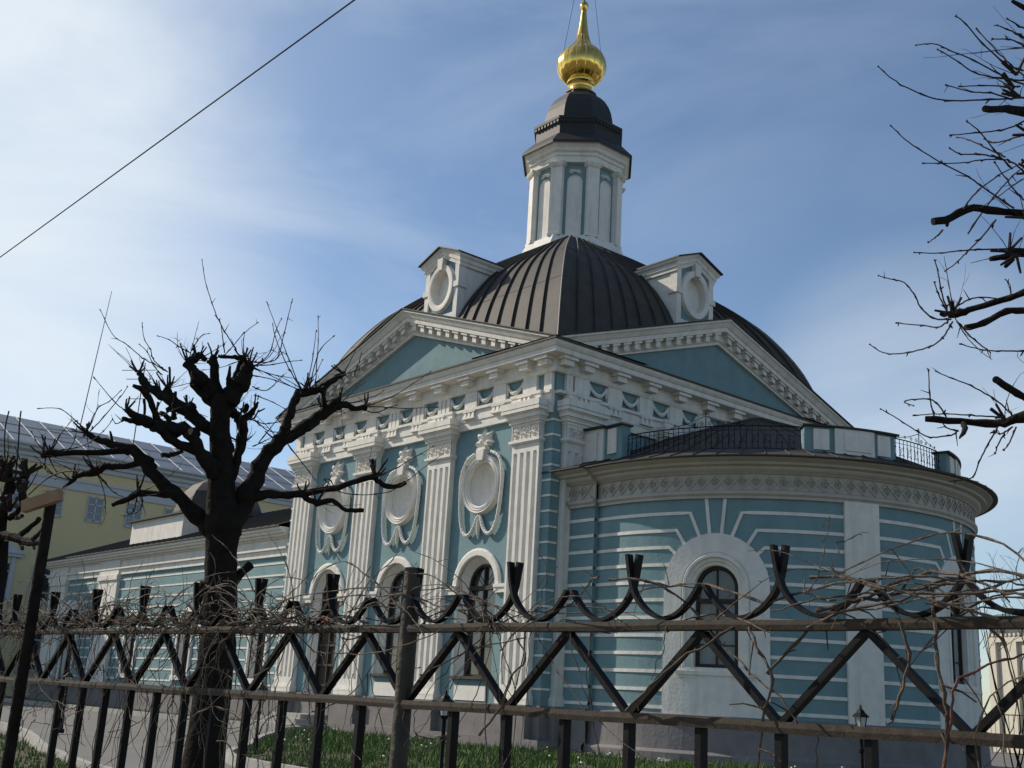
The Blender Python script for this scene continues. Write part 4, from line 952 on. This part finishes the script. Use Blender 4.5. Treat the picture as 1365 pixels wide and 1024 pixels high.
LIMBS = [
 [(286, 716, 13), (269, 697, 12), (242, 667, 10), (213, 641, 9), (193, 618, 9), (176, 601, 8), (156, 595, 6.5), (140, 589, 5), (125, 584, 4), (115, 577, 4)],
 [(172, 600, 6), (148, 603, 4), (117, 603.5, 3.6), (88, 604, 3.6), (66, 604, 5), (57, 608, 3)],
 [(205, 624, 5), (195, 616, 5), (166, 622, 4.5), (144, 622, 4.5), (127, 628, 6), (104, 634, 3.6), (96, 641, 3), (84, 650, 1.2)],
 [(238, 664, 5), (231, 660, 4.5), (199, 659, 4.5), (184, 657, 5), (172, 665, 3.8), (149, 674, 3)],
 [(300, 658, 10), (302, 636, 8), (280, 614, 8), (259, 600, 7), (231, 589, 6), (215, 576, 6), (205, 566, 8)],
 [(262, 580, 7), (245, 573, 10), (222, 570, 9.5), (204, 565, 8.5), (182, 555, 5), (168, 546, 4)],
 [(200, 566, 5), (184, 563, 4), (170, 560, 3.4), (163, 557, 3)],
 [(296, 579, 9), (282, 573, 9), (264, 562, 8.5), (250, 548, 9), (226, 532, 9), (210, 524, 7), (196, 513, 4.5), (190, 503, 4), (185, 497, 3.5)],
 [(209, 558, 5), (205, 545, 4.5), (199, 530, 4), (190, 520, 4), (178, 514, 2.6)],
 [(200, 522, 4), (192, 514, 3), (186, 503, 2.4)],
 [(192, 562, 2), (193, 545, 2), (192, 532, 2)],
 [(254, 560, 5), (254, 545, 8), (252, 540, 6)],
 [(290, 634, 9), (280, 625, 9), (266, 600, 8.5), (252, 578, 8)],
 [(243, 601, 3), (234, 605, 3), (224, 607, 3.6), (215, 607, 3.4)],
 [(228, 560, 4), (219, 553, 4), (213, 550, 3.5)], [(236, 545, 4), (226, 546, 4), (221, 547, 3.4)],
 [(232, 560, 4), (232, 540, 2.5), (234, 522, 2)],
 [(224, 528, 5), (224, 519, 6)], [(226, 524, 2), (227, 505, 1.7), (226, 489, 1.5)],
 [(297, 545, 11), (284, 535, 9), (272, 526, 8), (262, 512, 7.5), (257, 497, 7), (250, 484, 7)],
 [(290, 530, 10), (280, 518, 9), (268, 505, 8), (259, 494, 6)],
 [(250, 483, 7), (260, 478, 6), (268, 474, 4), (274, 480, 3.5)],
 [(294, 530, 8), (288, 512, 7), (286, 495, 6.5), (284, 482, 6.5), (284, 476, 4)], [(284, 485, 3), (276, 482, 2.6)],
 [(300, 545, 11), (307, 530, 12), (317, 516, 12), (325, 502, 11.5), (331, 490, 9), (334, 486, 6)],
 [(304, 524, 8), (309, 512, 6), (316, 500, 5), (320, 488, 4.5), (323, 478, 5)],
 [(328, 486, 5), (326, 478, 4), (317, 477, 4), (305, 476, 2.5), (291, 475, 2.5)],
 [(306, 524, 4), (305, 512, 4), (304, 505, 3), (307, 488, 1.6)],
 [(300, 650, 10), (311, 628, 6.5), (317, 608, 6), (321, 590, 7), (322, 570, 7.5), (318, 558, 8), (308, 550, 6), (296, 542, 7)],
 [(318, 563, 6), (328, 556, 5), (338, 549, 4.5)], [(332, 553, 4), (339, 545, 3), (344, 536, 1.6)], [(326, 548, 4), (328, 540, 4)],
 [(300, 600, 8), (307, 598, 7)], [(322, 574, 5), (330, 573, 4)],
 [(300, 712, 17), (312, 690, 16), (322, 673, 14), (334, 645, 12.5), (346, 622, 11), (360, 602, 10), (377, 582, 9), (382, 566, 6.5), (388, 547, 5.5), (396, 528, 6), (404, 521, 6)],
 [(395, 527, 5), (405, 522, 6), (419, 521, 5.5), (434, 514, 5.5), (450, 502, 4), (459, 498, 3.8)],
 [(370, 590, 8), (385, 584, 8), (400, 574, 9), (414, 563, 9), (428, 553, 8.5), (446, 542, 7), (461, 540, 5), (474, 545, 3.5), (488, 542, 4)],
 [(432, 549, 4), (445, 536, 3.5), (453, 529, 2.2)], [(434, 545, 3), (430, 525, 3), (424, 515, 3)],
 [(326, 668, 10), (348, 659.5, 6.5), (375, 660, 5.5), (400, 658, 5.5), (427, 654, 5), (461, 647, 4), (486, 638, 4), (499, 636, 5)],
 [(500, 638, 4), (505, 643, 3.5), (515, 648, 3.6), (529, 648.5, 3.6), (541, 643, 3)], [(499, 636, 4), (497, 624, 3), (497, 612, 2)], [(501, 635, 2), (510, 622, 1.5), (517, 612, 1)],
 [(398, 659, 4), (409, 665, 4), (423, 670, 5), (443, 668, 3.5), (456, 678, 3.2), (468, 681, 3), (484, 680, 3)],
 [(305, 778, 8), (318, 768, 7), (333, 753, 6.5)], [(284, 782, 6), (274, 780, 5.5), (271, 776, 5)],
 [(150, 592, 2), (147, 575, 1.4)], [(112, 582, 2), (116, 572, 1.6), (116, 565, 1.4)]]
DEP = {}
limbs_all = []
for i, Lm in enumerate(LIMBS):
    m = MB(); hw = max(q[2] for q in Lm); near = r1.uniform(-1, 1)
    u0, w0 = Lm[0][:2]
    t0 = BT
    # start where an earlier limb passes
    best = 1e9
    for (S_, t_, u_, w_) in limbs_all:
        dd = (u_-u0)**2+(w_-w0)**2
        if dd < best: best = dd; t0b = t_
    if best < 300: t0 = t0b
    ln = sum(math.hypot(a[0]-b[0], a[1]-b[1]) for a, b in zip(Lm, Lm[1:]))/FPX*BT
    t1 = t0+near*ln*.55
    traced(m, Lm, t0, t1, rng=r1, nn=10 if hw > 5 else 7, rs=.93)
    for j, q in enumerate(Lm): limbs_all.append((i, t0+(t1-t0)*j/(len(Lm)-1), q[0], q[1]))
    obj('limb', m, BARK, tree, True)
def depth_near(u, w):
    return min(limbs_all, key=lambda q: (q[2]-u)**2+(q[3]-w)**2)[1]
tw = MB()
TW = [[(427, 820), (427, 820)]][:0]+[[(317, 470), (302, 446), (290, 423), (281, 400), (273, 374), (269, 345)], [(400, 520), (386, 480), (370, 442), (356, 402)], [(330, 482), (367, 480), (378, 445), (384, 421), (390, 398)], [(345, 484), (360, 470), (368, 440), (376, 425)],
      [(223, 496), (208, 486), (190, 477), (168, 459), (150, 446), (133, 412)], [(223, 496), (206, 480), (200, 466), (192, 450), (190, 430)], [(216, 500), (205, 488), (196, 470), (185, 459)],
      [(253, 470), (240, 462), (225, 453), (209, 448)], [(256, 468), (262, 455), (270, 447), (280, 445)], [(292, 475), (302, 470), (325, 445), (345, 429)], [(324, 475), (325, 455), (326, 443)], [(300, 470), (296, 440), (292, 425)],
      [(420, 522), (422, 480), (424, 455), (424, 421)], [(412, 522), (425, 470), (445, 448)], [(408, 518), (416, 480), (421, 440)], [(404, 521), (390, 500), (375, 470), (366, 445), (363, 430)], [(402, 520), (388, 515), (360, 500), (338, 489)], [(404, 522), (420, 498), (430, 480)],
      [(472, 500), (478, 485), (482, 470)], [(450, 502), (475, 493), (500, 480), (523, 465)], [(445, 540), (470, 537), (500, 528), (512, 520)], [(488, 542), (510, 543), (540, 545), (585, 543)], [(488, 541), (520, 530), (550, 512), (575, 495)], [(480, 545), (500, 550), (515, 545), (530, 540)],
      [(430, 640), (440, 640), (452, 655), (480, 660), (510, 658), (530, 650), (570, 620), (590, 605)], [(503, 636), (525, 625), (560, 605), (578, 595)], [(380, 588), (410, 625), (420, 640)],
      [(62, 604), (50, 590), (42, 575)], [(62, 604), (60, 622), (64, 630)], [(70, 604), (90, 600), (100, 585), (103, 560)], [(80, 600), (98, 598), (120, 590), (140, 572), (150, 560)], [(66, 610), (72, 625), (78, 635), (74, 640)],
      [(127, 628), (118, 610), (112, 600)], [(127, 630), (105, 632), (88, 622), (70, 615)], [(130, 632), (150, 655), (170, 665)], [(135, 624), (128, 600), (120, 590)], [(128, 632), (140, 642), (142, 645)], [(100, 640), (75, 635), (60, 620), (46, 608)],
      [(165, 560), (155, 565), (150, 558)], [(170, 548), (155, 538), (125, 503)], [(118, 575), (105, 565), (80, 545), (50, 545)], [(120, 575), (135, 560), (160, 530), (170, 515)], [(116, 573), (130, 545), (145, 535), (162, 520)],
      [(338, 560), (355, 565), (380, 560), (395, 548)], [(340, 560), (360, 575), (385, 575)], [(336, 500), (360, 505), (400, 520)], [(338, 527), (360, 535), (380, 545)], [(336, 595), (350, 590), (370, 580)], [(183, 662), (178, 680), (170, 685), (172, 668)], [(190, 662), (186, 680), (165, 688)],
      [(345, 590), (370, 560), (395, 530)], [(336, 515), (355, 520), (378, 500)], [(334, 488), (360, 486), (385, 482), (403, 480)], [(334, 490), (365, 500), (395, 505)]]
for q in TW:
    t = depth_near(*q[0]); dt = r1.uniform(-.5, .5); budded(tw, q, t, t+dt, .85, .38, r1); continue; Pp = [(u+r1.uniform(-1, 1), w, .95-.55*i/(len(q)-1)) for i, (u, w) in enumerate(q)]
    traced(tw, Pp, t, t+dt, nn=4, k=3, rs=.95)
knobs = [(57, 606), (66, 604), (127, 628), (96, 640), (115, 577), (168, 546), (185, 497), (205, 560), (224, 518), (250, 484), (284, 478), (325, 478), (332, 488), (262, 480), (404, 521), (419, 521), (459, 498), (430, 545), (488, 542), (453, 538), (499, 636), (423, 670), (184, 657), (319, 558), (340, 549), (337, 560), (308, 550), (372, 588), (405, 658), (252, 545), (215, 525), (322, 590)]
for (u, w) in knobs:
    t = depth_near(u, w); p = at(u, w, t)
    for _ in range(r1.randint(2, 5)):
        d = Rt*r1.gauss(0, .8)+Up*(r1.gauss(.35, .7))+Fw*r1.gauss(0, .7); twig(tw, p, d, r1.uniform(.12, .55)*.8, r1.uniform(.0028, .005), r1, .7, .25)
    for _ in range(r1.randint(3, 5)):     # cut stubs
        d = (Rt*r1.gauss(0, .6)+Up*abs(r1.gauss(.6, .4))+Fw*r1.gauss(0, .5)).normalized(); q = p+d*.02; ln = r1.uniform(.05, .14); tw.tube([q, q+d*ln*.5+Vector((r1.gauss(0, .012), 0, .01)), q+d*ln+Vector((0, 0, .03))], [.010, .008, .006], 6)
obj('twigs', tw, TWIG, tree)

# right-hand tree: crown reaches in from beyond the frame
rt = empty('pollarded_tree', (0, 0, 0), 'pruned tree whose cut limbs and bare twigs reach in from the right edge', 'tree', 'pruned lime trees along the fence')
TT = 6.0; r2 = random.Random(21)
rb = at(1500, 600, 6.2); rt.location = (rb.x, rb.y, -.5); OFF[rt.name] = Vector((rb.x, rb.y, -.5))
m = MB(); P = [(rb.x, rb.y, -.7), (rb.x, rb.y, -.2), (rb.x+.02, rb.y, 1.2), (rb.x, rb.y+.03, 2.4), (rb.x-.02, rb.y, 3.3), (rb.x-.05, rb.y, 4.3), tuple(at(1490, 100, 6.2))]
m.tube(smooth_path(P, 4), [.24, .22, .2, .19, .185, .18, .175, .17, .165, .16, .16, .155, .15, .15, .145, .14, .14, .135, .13, .12, .11, .1, .09, .08, .06][:25], 14); obj('trunk', m, BARK, rt, True)
RL = [[(1490, 170, 12), (1420, 160, 8), (1365, 149, 5.5), (1340, 147, 5), (1314, 145, 4)], [(1490, 330, 12), (1430, 300, 7), (1365, 285, 5), (1327, 281.6, 4.5), (1297, 277, 4.5), (1270, 290, 5), (1243, 295, 4.5)], [(1264, 291, 3), (1262, 301, 2)],
      [(1490, 400, 10), (1420, 370, 6), (1365, 391, 4), (1336, 400, 4), (1300, 411, 4), (1280, 417, 5), (1266, 419, 5)], [(1268, 418, 3), (1255, 419, 3)], [(1269, 416, 3), (1269, 404, 2.4)],
      [(1490, 430, 9), (1420, 405, 5), (1365, 414, 4), (1342, 415, 4), (1312, 431, 4), (1287, 437, 3.8)],
      [(1490, 560, 12), (1430, 540, 9), (1375, 553, 7), (1345, 562, 5.5), (1327, 564, 5), (1281, 562, 4.5), (1234, 558, 4)], [(1284, 565, 4), (1286, 573, 3.2), (1279, 584, 1.2)],
      [(1400, 550, 5), (1365, 530, 4.5), (1345, 517, 4.2), (1328, 507, 4)], [(1480, 300, 9), (1420, 330, 5), (1375, 335, 5), (1352, 338, 6), (1340, 342, 4), (1320, 346, 3)], [(1350, 345, 3), (1340, 356, 2.5)],
      [(1480, 90, 8), (1420, 60, 4), (1380, 20, 3), (1350, 2, 2)]]
for i, Lm in enumerate(RL):
    m = MB(); traced(m, Lm, 6.2, TT-.5+.25*(i % 4), rng=r2, nn=9); obj('limb', m, BARK, rt, True)
RT = [[(1365, 95), (1340, 85), (1310, 58), (1283, 28), (1273, 22)], [(1375, 110), (1352, 90), (1330, 70), (1301, 38)], [(1365, 50), (1345, 40), (1328, 34)], [(1365, 38), (1342, 25)], [(1370, 65), (1348, 53), (1322, 53)],
      [(1375, 115), (1352, 108), (1330, 97), (1292, 78), (1270, 69), (1245, 59), (1220, 60)], [(1375, 108), (1340, 105), (1300, 97), (1275, 80), (1249, 66)], [(1380, 130), (1330, 133), (1263, 134), (1225, 124), (1190, 105), (1170, 88)], [(1360, 115), (1345, 116), (1310, 114), (1278, 116)], [(1350, 133), (1325, 125), (1295, 122), (1260, 113)],
      [(1365, 162), (1340, 172), (1300, 177), (1265, 181)], [(1350, 225), (1330, 205), (1305, 175), (1288, 161)], [(1340, 210), (1310, 195), (1290, 186), (1276, 183)], [(1335, 211), (1310, 206), (1280, 205), (1266, 197)], [(1370, 178), (1350, 185), (1325, 191), (1311, 185)],
      [(1352, 278), (1310, 250), (1290, 235), (1250, 214), (1212, 190), (1187, 167)], [(1370, 235), (1350, 216), (1330, 213), (1305, 214), (1280, 217), (1229, 218)], [(1284, 278), (1300, 258), (1330, 235), (1365, 216)], [(1290, 312), (1320, 270), (1350, 235), (1370, 220)],
      [(1365, 268), (1345, 245), (1325, 215)], [(1328, 292), (1310, 315), (1290, 335), (1275, 350), (1259, 362)], [(1370, 332), (1310, 333), (1280, 334), (1250, 338), (1218, 337)], [(1257, 306), (1248, 316), (1238, 323)],
      [(1268, 426), (1245, 425), (1228, 410), (1219, 393), (1205, 377), (1185, 372), (1171, 367)], [(1265, 426), (1252, 436), (1230, 434), (1194, 431)], [(1270, 428), (1258, 448), (1240, 462), (1205, 471), (1178, 470), (1159, 459)], [(1263, 417), (1256, 390), (1250, 360), (1246, 346)], [(1262, 415), (1252, 395), (1245, 376)],
      [(1273, 410), (1290, 400), (1308, 396), (1342, 398), (1347, 383), (1340, 372)], [(1275, 428), (1295, 450), (1315, 466), (1320, 470)], [(1375, 468), (1335, 468), (1310, 466), (1279, 458)], [(1350, 556), (1330, 535), (1295, 515), (1265, 503), (1247, 494)], [(1340, 557), (1300, 554), (1260, 552), (1217, 554)],
      [(1275, 575), (1268, 580), (1240, 583), (1220, 573), (1195, 557), (1173, 545)], [(1261, 556), (1250, 540), (1238, 532), (1215, 533), (1205, 536), (1218, 541)], [(1245, 557), (1240, 530), (1238, 492)], [(1278, 574), (1262, 570), (1254, 560)],
      [(1330, 570), (1318, 590), (1305, 615), (1298, 635), (1285, 640), (1264, 642)], [(1350, 570), (1335, 578), (1325, 575)], [(1340, 575), (1330, 595), (1327, 605)], [(1354, 570), (1345, 592), (1338, 600)]]
m = MB()
for q in RT: 
    t = TT+r2.uniform(-.6, .5); budded(m, q, t+r2.uniform(-.2, .2), t, 1.15, .62, r2)
for u, w in ((1355, 100), (1360, 130), (1352, 118), (1365, 290), (1345, 335), (1270, 418), (1355, 340), (1375, 180), (1380, 230), (1340, 560), (1380, 60)):
    p = at(u, w, TT)
    for _ in range(3): twig(m, p, Rt*r2.gauss(-.3, .8)+Up*r2.gauss(.3, .7)+Fw*r2.gauss(0, .6), r2.uniform(.08, .42), r2.uniform(.0018, .003), r2, .7, .2)
    for _ in range(3):
        d = (Rt*r2.gauss(-.4, .6)+Up*r2.gauss(.4, .5)).normalized(); m.tube([p, p+d*.05, p+d*.09], [.008, .007, .006], 5)
obj('twigs', m, TWIG, rt); m = MB()
for _ in range(50):
    p = at(r2.uniform(1470, 1600), r2.uniform(-80, 600), TT+r2.uniform(-.8, .8)); twig(m, p, Vector((r2.gauss(0, 1), r2.gauss(0, 1), r2.gauss(.3, .8))), r2.uniform(.3, .8), .003, r2, .6, .2)
obj('twigs', m, TWIG, rt)

# left-edge tree
lt = empty('pollarded_tree', tuple(vert(-30, 900, 9, -.45)), 'pruned tree with clubbed shoots at the left edge behind the plank post', 'tree', 'pruned lime trees along the fence')
r3 = random.Random(31); p0 = vert(-30, 900, 9, -.6); q0 = at(-14, 760, 9)
m = MB(); m.tube([p0, p0+Vector((0, 0, .8)), q0, at(-8, 720, 9)], [.2, .15, .12, .1], 12); obj('trunk', m, BARK, lt, True)
for Lm in ([(-12, 740, 11), (0, 716, 6), (20, 718, 5), (40, 723, 4.5), (57, 722, 3.4)], [(22, 717, 3.5), (36, 706, 3.2), (52, 693, 3)], [(42, 720, 3.2), (52, 712, 2.6), (61, 699, 2.2)], [(-8, 725, 9), (0, 706, 7), (6, 680, 6), (11, 655, 6), (13, 640, 5), (8, 628, 8)], [(10, 655, 6), (20, 645, 5), (30, 638, 5), (35, 634, 6)], [(14, 690, 4), (22, 684, 3.4), (30, 672, 4), (30, 660, 5)], [(20, 690, 3), (30, 688, 2.5)], [(28, 724, 3), (30, 732, 2)], [(45, 724, 2.5), (46, 731, 1.5)]):
    m = MB(); traced(m, Lm, 9, 8.7+r3.uniform(-.4, .4), rng=r3, nn=8); obj('limb', m, BARK, lt, True)
m = MB()
for (u, w) in ((8, 628), (35, 632), (30, 662), (5, 640), (12, 680)):
    p = at(u, w, 8.8)
    for _ in range(4): twig(m, p, Rt*r3.gauss(0, .6)+Up*r3.gauss(.8, .4)+Fw*r3.gauss(0, .5), r3.uniform(.1, .35), r3.uniform(.003, .006), r3, .4, .3)
    for _ in range(7):
        d = (Rt*r3.gauss(.1, .5)+Up*abs(r3.gauss(.8, .4))+Fw*r3.gauss(0, .5)).normalized(); m.tube([p, p+d*.06, p+d*.12], [.018, .014, .012], 6)
for q in ([(8, 625), (6, 600), (7, 570), (12, 548)], [(20, 640), (24, 600), (26, 565), (28, 548)], [(38, 660), (60, 640), (80, 630), (100, 628)]): traced(m, [(u, w, .9) for u, w in q], 8.8, 8.6, nn=4)
obj('twigs', m, TWIG, lt)

# bare shrub beyond the apse
sh = empty('bare_shrub', tuple(vert(1352, 900, 38, 0)), 'bare twiggy shrub beyond the apse at the right edge', 'shrub')
r4 = random.Random(41); m = MB(); b = vert(1352, 900, 38, 0); m2 = MB()
for _ in range(60):
    p = b+Vector((r4.uniform(-1.6, 2.5), r4.uniform(-1, 1.5), r4.uniform(3.6, 5.6))); twig(m, p, Vector((r4.gauss(0, .5), r4.gauss(0, .5), 1)), r4.uniform(.7, 1.6), .010, r4, .5, .2)
for _ in range(5):
    e = b+Vector((r4.uniform(-1.8, 2.6), r4.uniform(-1, 1.5), r4.uniform(4.2, 6))); m2.tube(smooth_path([b+Vector((r4.uniform(-.2, .2), 0, -.2)), b+(e-b)*.4+Vector((r4.uniform(-.3, .3), 0, .5)), e], 4), [.022-.0018*i for i in range(9)], 6)
obj('stems', m2, BARK, sh); obj('twigs', m, TWIG, sh)

# ================================================================== dry creeper on the fence
rv = random.Random(51); vm = MB()
def vine(s, z, ln, ang, r, drift=.25, seg=14, dz=0, d0=None):
    P = []; d = d0 if d0 is not None else rv.uniform(-.06, .06); a = ang; dd = rv.gauss(0, .02)
    da = rv.gauss(0, drift)/seg*3
    for i in range(seg+1):
        P.append(Vector(FM(s, d, z))); st = ln/seg; s += cos(a)*st; z += sin(a)*st; d += rv.gauss(0, .012)+dd*.2; d = max(-.16, min(.16, d)); a += da+rv.gauss(0, .14)
        if z < .33 and z > .2 and abs(sin(a)) < .4: z += .01
    vm.tube(P, [max(.0008, r*(1-.5*i/seg))*(1.5 if i % 3 == 0 else 1) for i in range(seg+1)], 5)
    if rv.random() < .5 and ln > .4:
        k = rv.randint(3, seg-2); q = P[k]; d3 = Vector((rv.gauss(0, 1), rv.gauss(0, .5), rv.gauss(-.1, 1))).normalized(); vm.tube([q, q+d3*.03, q+d3*.05+Vector((0, 0, -.02)), q+d3*.07+Vector((0, 0, -.04))], [r*.6, r*.4, r*.4, r*.3], 4)
def dens(s):      # tangle is thick at the left, beside the round post and at the right end
    return 1.0*math.exp(-((s+3.0)/1.5)**2)+.55*math.exp(-((s+1.0)/.7)**2)+.55*math.exp(-((s-.4)/.28)**2)+.4*math.exp(-((s-2.7)/.25)**2)+.09
def arc(s_, z, ln, sg, r):      # a cane that springs up from the rail and bows back down
    P = []; a = rv.uniform(.1, 1.0); bend = -(a+rv.uniform(.1, .8)); seg = 16; d = rv.uniform(-.08, .08); dd = rv.gauss(0, .006)
    for i in range(seg+1):
        P.append(Vector(FM(s_, d, z))); st = ln/seg; s_ += sg*cos(a)*st; z += sin(a)*st; a += bend/seg+rv.gauss(0, .10); d = max(-.14, min(.14, d+dd+rv.gauss(0, .006)))
    vm.tube(P, [max(.0007, r*(1-.55*i/seg))*(1.6 if i % 4 == 1 else 1) for i in range(seg+1)], 5)
    for k in range(3, seg, 4):
        if rv.random() < .6:
            q = P[k]; d3 = Vector((rv.gauss(0, 1), rv.gauss(0, .5), rv.gauss(.1, 1))).normalized(); l = rv.uniform(.01, .06); vm.tube([q, q+d3*l*.6, q+d3*l], [r*.6, r*.45, r*.35], 4)
n = 0
while n < 210:
    s = rv.uniform(-6.2, 4.0)
    if rv.random() > dens(s): continue
    n += 1; arc(s, rv.gauss(.315, .03), rv.uniform(.2, .8), rv.choice((-1, 1)), rv.uniform(.0013, .0031))
n = 0
while n < 250:
    s = rv.uniform(-6.2, 4.0)
    if rv.random() > dens(s)**1.3: continue
    n += 1; z = rv.gauss(.335, .035); vine(s, z, rv.uniform(.12, .5), rv.choice((0, pi))+rv.gauss(0, .35), rv.uniform(.0012, .0026), .5, 10)
n = 0
while n < 150:       # hanging strands below the rails
    s = rv.uniform(-6, 3.4)
    if rv.random() > dens(s): continue
    n += 1; vine(s, rv.choice((.3, .3, .1, -.02)), rv.uniform(.2, 1.3), -pi/2+rv.gauss(0, .25), rv.uniform(.0009, .0019), .3, 12)
n = 0
while n < 60:
    s = rv.uniform(-6, 3.4)
    if rv.random() > dens(s): continue
    n += 1; vine(s, rv.uniform(-.3, .2), rv.uniform(.3, .8), rv.uniform(-.5, .9)+rv.choice((0, pi)), rv.uniform(.0012, .0022), .6, 12)
tag(obj('creeper_tangle', vm, VINE, recalc=False), 'dry leafless creeper tangled over the top rail of the iron fence', 'creeper', kind='stuff')
# long separate runners
def pt_f(u, w, d=.06):      # point on the fence plane, d in front
    r = ray(u, w); n = FN_; c = (FO+FN_*(d*FK))-CAM; t = c.dot(n)/r.dot(n); return CAM+r*t
RUN = [([(835, 945), (868, 915), (905, 880), (960, 848), (1010, 812), (1050, 795), (1105, 780), (1165, 772), (1225, 770), (1300, 775)], 'long pale runner arching from the fence brace up over the top rail', .0042),
       ([(812, 773), (849, 772), (893, 786), (925, 815), (955, 850), (1000, 895), (1040, 930), (1062, 965)], 'straight brown cane slanting down across the apse window', .0040),
       ([(848, 772), (880, 779), (930, 783), (945, 785)], 'short thin cane from the forked tip beside the apse window', .0028),
       ([(797, 768), (785, 778), (768, 800), (735, 818), (690, 840), (665, 870)], 'curved cane from left of the dark fork down to the rail', .0032),
       ([(1023, 900), (1060, 858), (1100, 825), (1155, 808), (1200, 800), (1260, 780), (1330, 775), (1375, 782)], 'thick runner rising along the rail towards the right edge', .0046),
       ([(1241, 780), (1246, 830), (1248, 880), (1258, 925), (1262, 980), (1255, 1030)], 'upright stem climbing the fence near its right end', .0055),
       ([(1255, 1030), (1268, 960), (1272, 915), (1290, 898), (1340, 878), (1375, 872)], 'reddish cane bending right from the upright stem', .0038),
       ([(1076, 790), (1090, 768), (1098, 735), (1106, 690)], 'thin upright cane standing above the rail left of the white pilaster', .0020),
       ([(1118, 735), (1116, 725), (1135, 718), (1148, 711)], 'tiny hooked shoot in front of the white pilaster', .0018),
       ([(560, 900), (600, 880), (640, 862), (700, 850)], 'low cane crossing from the round post under the rail', .003),
       ([(395, 845), (420, 868), (450, 872), (500, 870), (545, 858), (590, 838)], 'sagging cane hanging between rail and round post', .0030),
       ([(345, 830), (380, 800), (430, 790), (480, 784), (540, 783)], 'long arching canes left of the round post', .0034),
       ([(1180, 790), (1120, 795), (1060, 805), (1030, 815)], 'brown cane lying along the rail before the apse pilaster', .0030),
       ([(1000, 838), (1012, 870), (1030, 905), (1016, 960), (1010, 1030)], 'knotted stem hanging below the rail right of the apse window', .0050),
       ([(1200, 830), (1212, 870), (1200, 930), (1185, 965)], 'dark stem curving down behind the right brace', .0045),
       ([(1090, 815), (1140, 800), (1200, 792), (1260, 772), (1320, 762), (1380, 770)], 'thick twisted cane bundled along the top of the fence at the right edge', .0062),
       ([(1150, 800), (1190, 778), (1240, 765), (1290, 770), (1340, 790), (1390, 800)], 'pale looping cane over the last forked tip on the right', .0048),
       ([(1080, 770), (1130, 772), (1180, 785), (1230, 792), (1300, 790), (1385, 786)], 'grey cane lying level with the curved tips at the right edge', .0050),
       ([(700, 842), (715, 810), (760, 795), (800, 806), (830, 830)], 'fine looped cane between two short tips left of the apse window', .0022),
       ([(640, 980), (668, 940), (680, 905), (700, 880), (690, 850)], 'bunched stems climbing the fence right of the round post', .0045)]
for i, (q, lab, r) in enumerate(RUN):
    m = MB(); P = [pt_f(u, w, .04+.05*sin(i+j)) for j, (u, w) in enumerate(q)]; S = smooth_path(P, 4)
    m.tube([p+Vector((rv.gauss(0, .002), rv.gauss(0, .002), rv.gauss(0, .002))) for p in S], [r*.74*(1.5 if k % 4 == 0 else 1)*(1-.35*k/len(S)) for k in range(len(S))], 6)
    for k in range(2, len(S)-1, 3):
        if rv.random() < .5:
            d3 = Vector((rv.gauss(0, 1), rv.gauss(0, .6), rv.gauss(.1, 1))).normalized(); a = S[k]; l = rv.uniform(.02, .09); m.tube([a, a+d3*l*.6, a+d3*l+Vector((0, 0, -.01))], [r*.5, r*.35, r*.3], 4)
    o = obj('vine_runner', m, mat('dark_vine', (.12, .092, .068), .85, var=.25, scale=9, col2=(.04, .03, .022), bump=.4, bscale=60) if i != 6 else mat('red_cane', (.14, .06, .045), .7), None, True, off=tuple(S[0])); tag(o, lab, 'vine', 'single runners of the dry creeper')

# ================================================================== overhead wire, aerial
m = MB(); a, b = at(500, -20, 13.5), at(-40, 372, 23); a, b = a-(b-a)*1.5, a+(b-a)*5.2; P = [a+(b-a)*(k/40) for k in range(41)]
m.tube(P, .0105, 6); o = obj('overhead_cable', m, WIREM, None, True, off=tuple(a)); tag(o, 'single dark overhead cable crossing the upper left sky', 'cable')
an = empty('roof_aerial', tuple(at(180, 585, 60)), 'thin wire aerial mast with short crossbars on the yellow building roof', 'aerial')
m = MB(); b = at(178, 590, 64); m.tube([b-Vector((0, 0, .5)), b+Vector((0, 0, 4.4))], .03, 5); obj('mast', m, WIREM, an)
m = MB(); 
for h, l in ((4.0, 1.2), (3.5, .9), (2.4, .7)): m.tube([b+Vector((0, 0, h))-Rt*l, b+Vector((0, 0, h))+Rt*l*.5], .02, 4)
obj('crossbars', m, WIREM, an)
am = empty('tall_aerial', tuple(at(107, 570, 68)), 'very thin tall leaning aerial above the yellow building roof', 'aerial')
m = MB(); m.tube([at(106, 572, 68), at(128, 478, 68), at(149, 388, 68)], [.03, .025, .015], 5); obj('mast', m, WIREM, am)
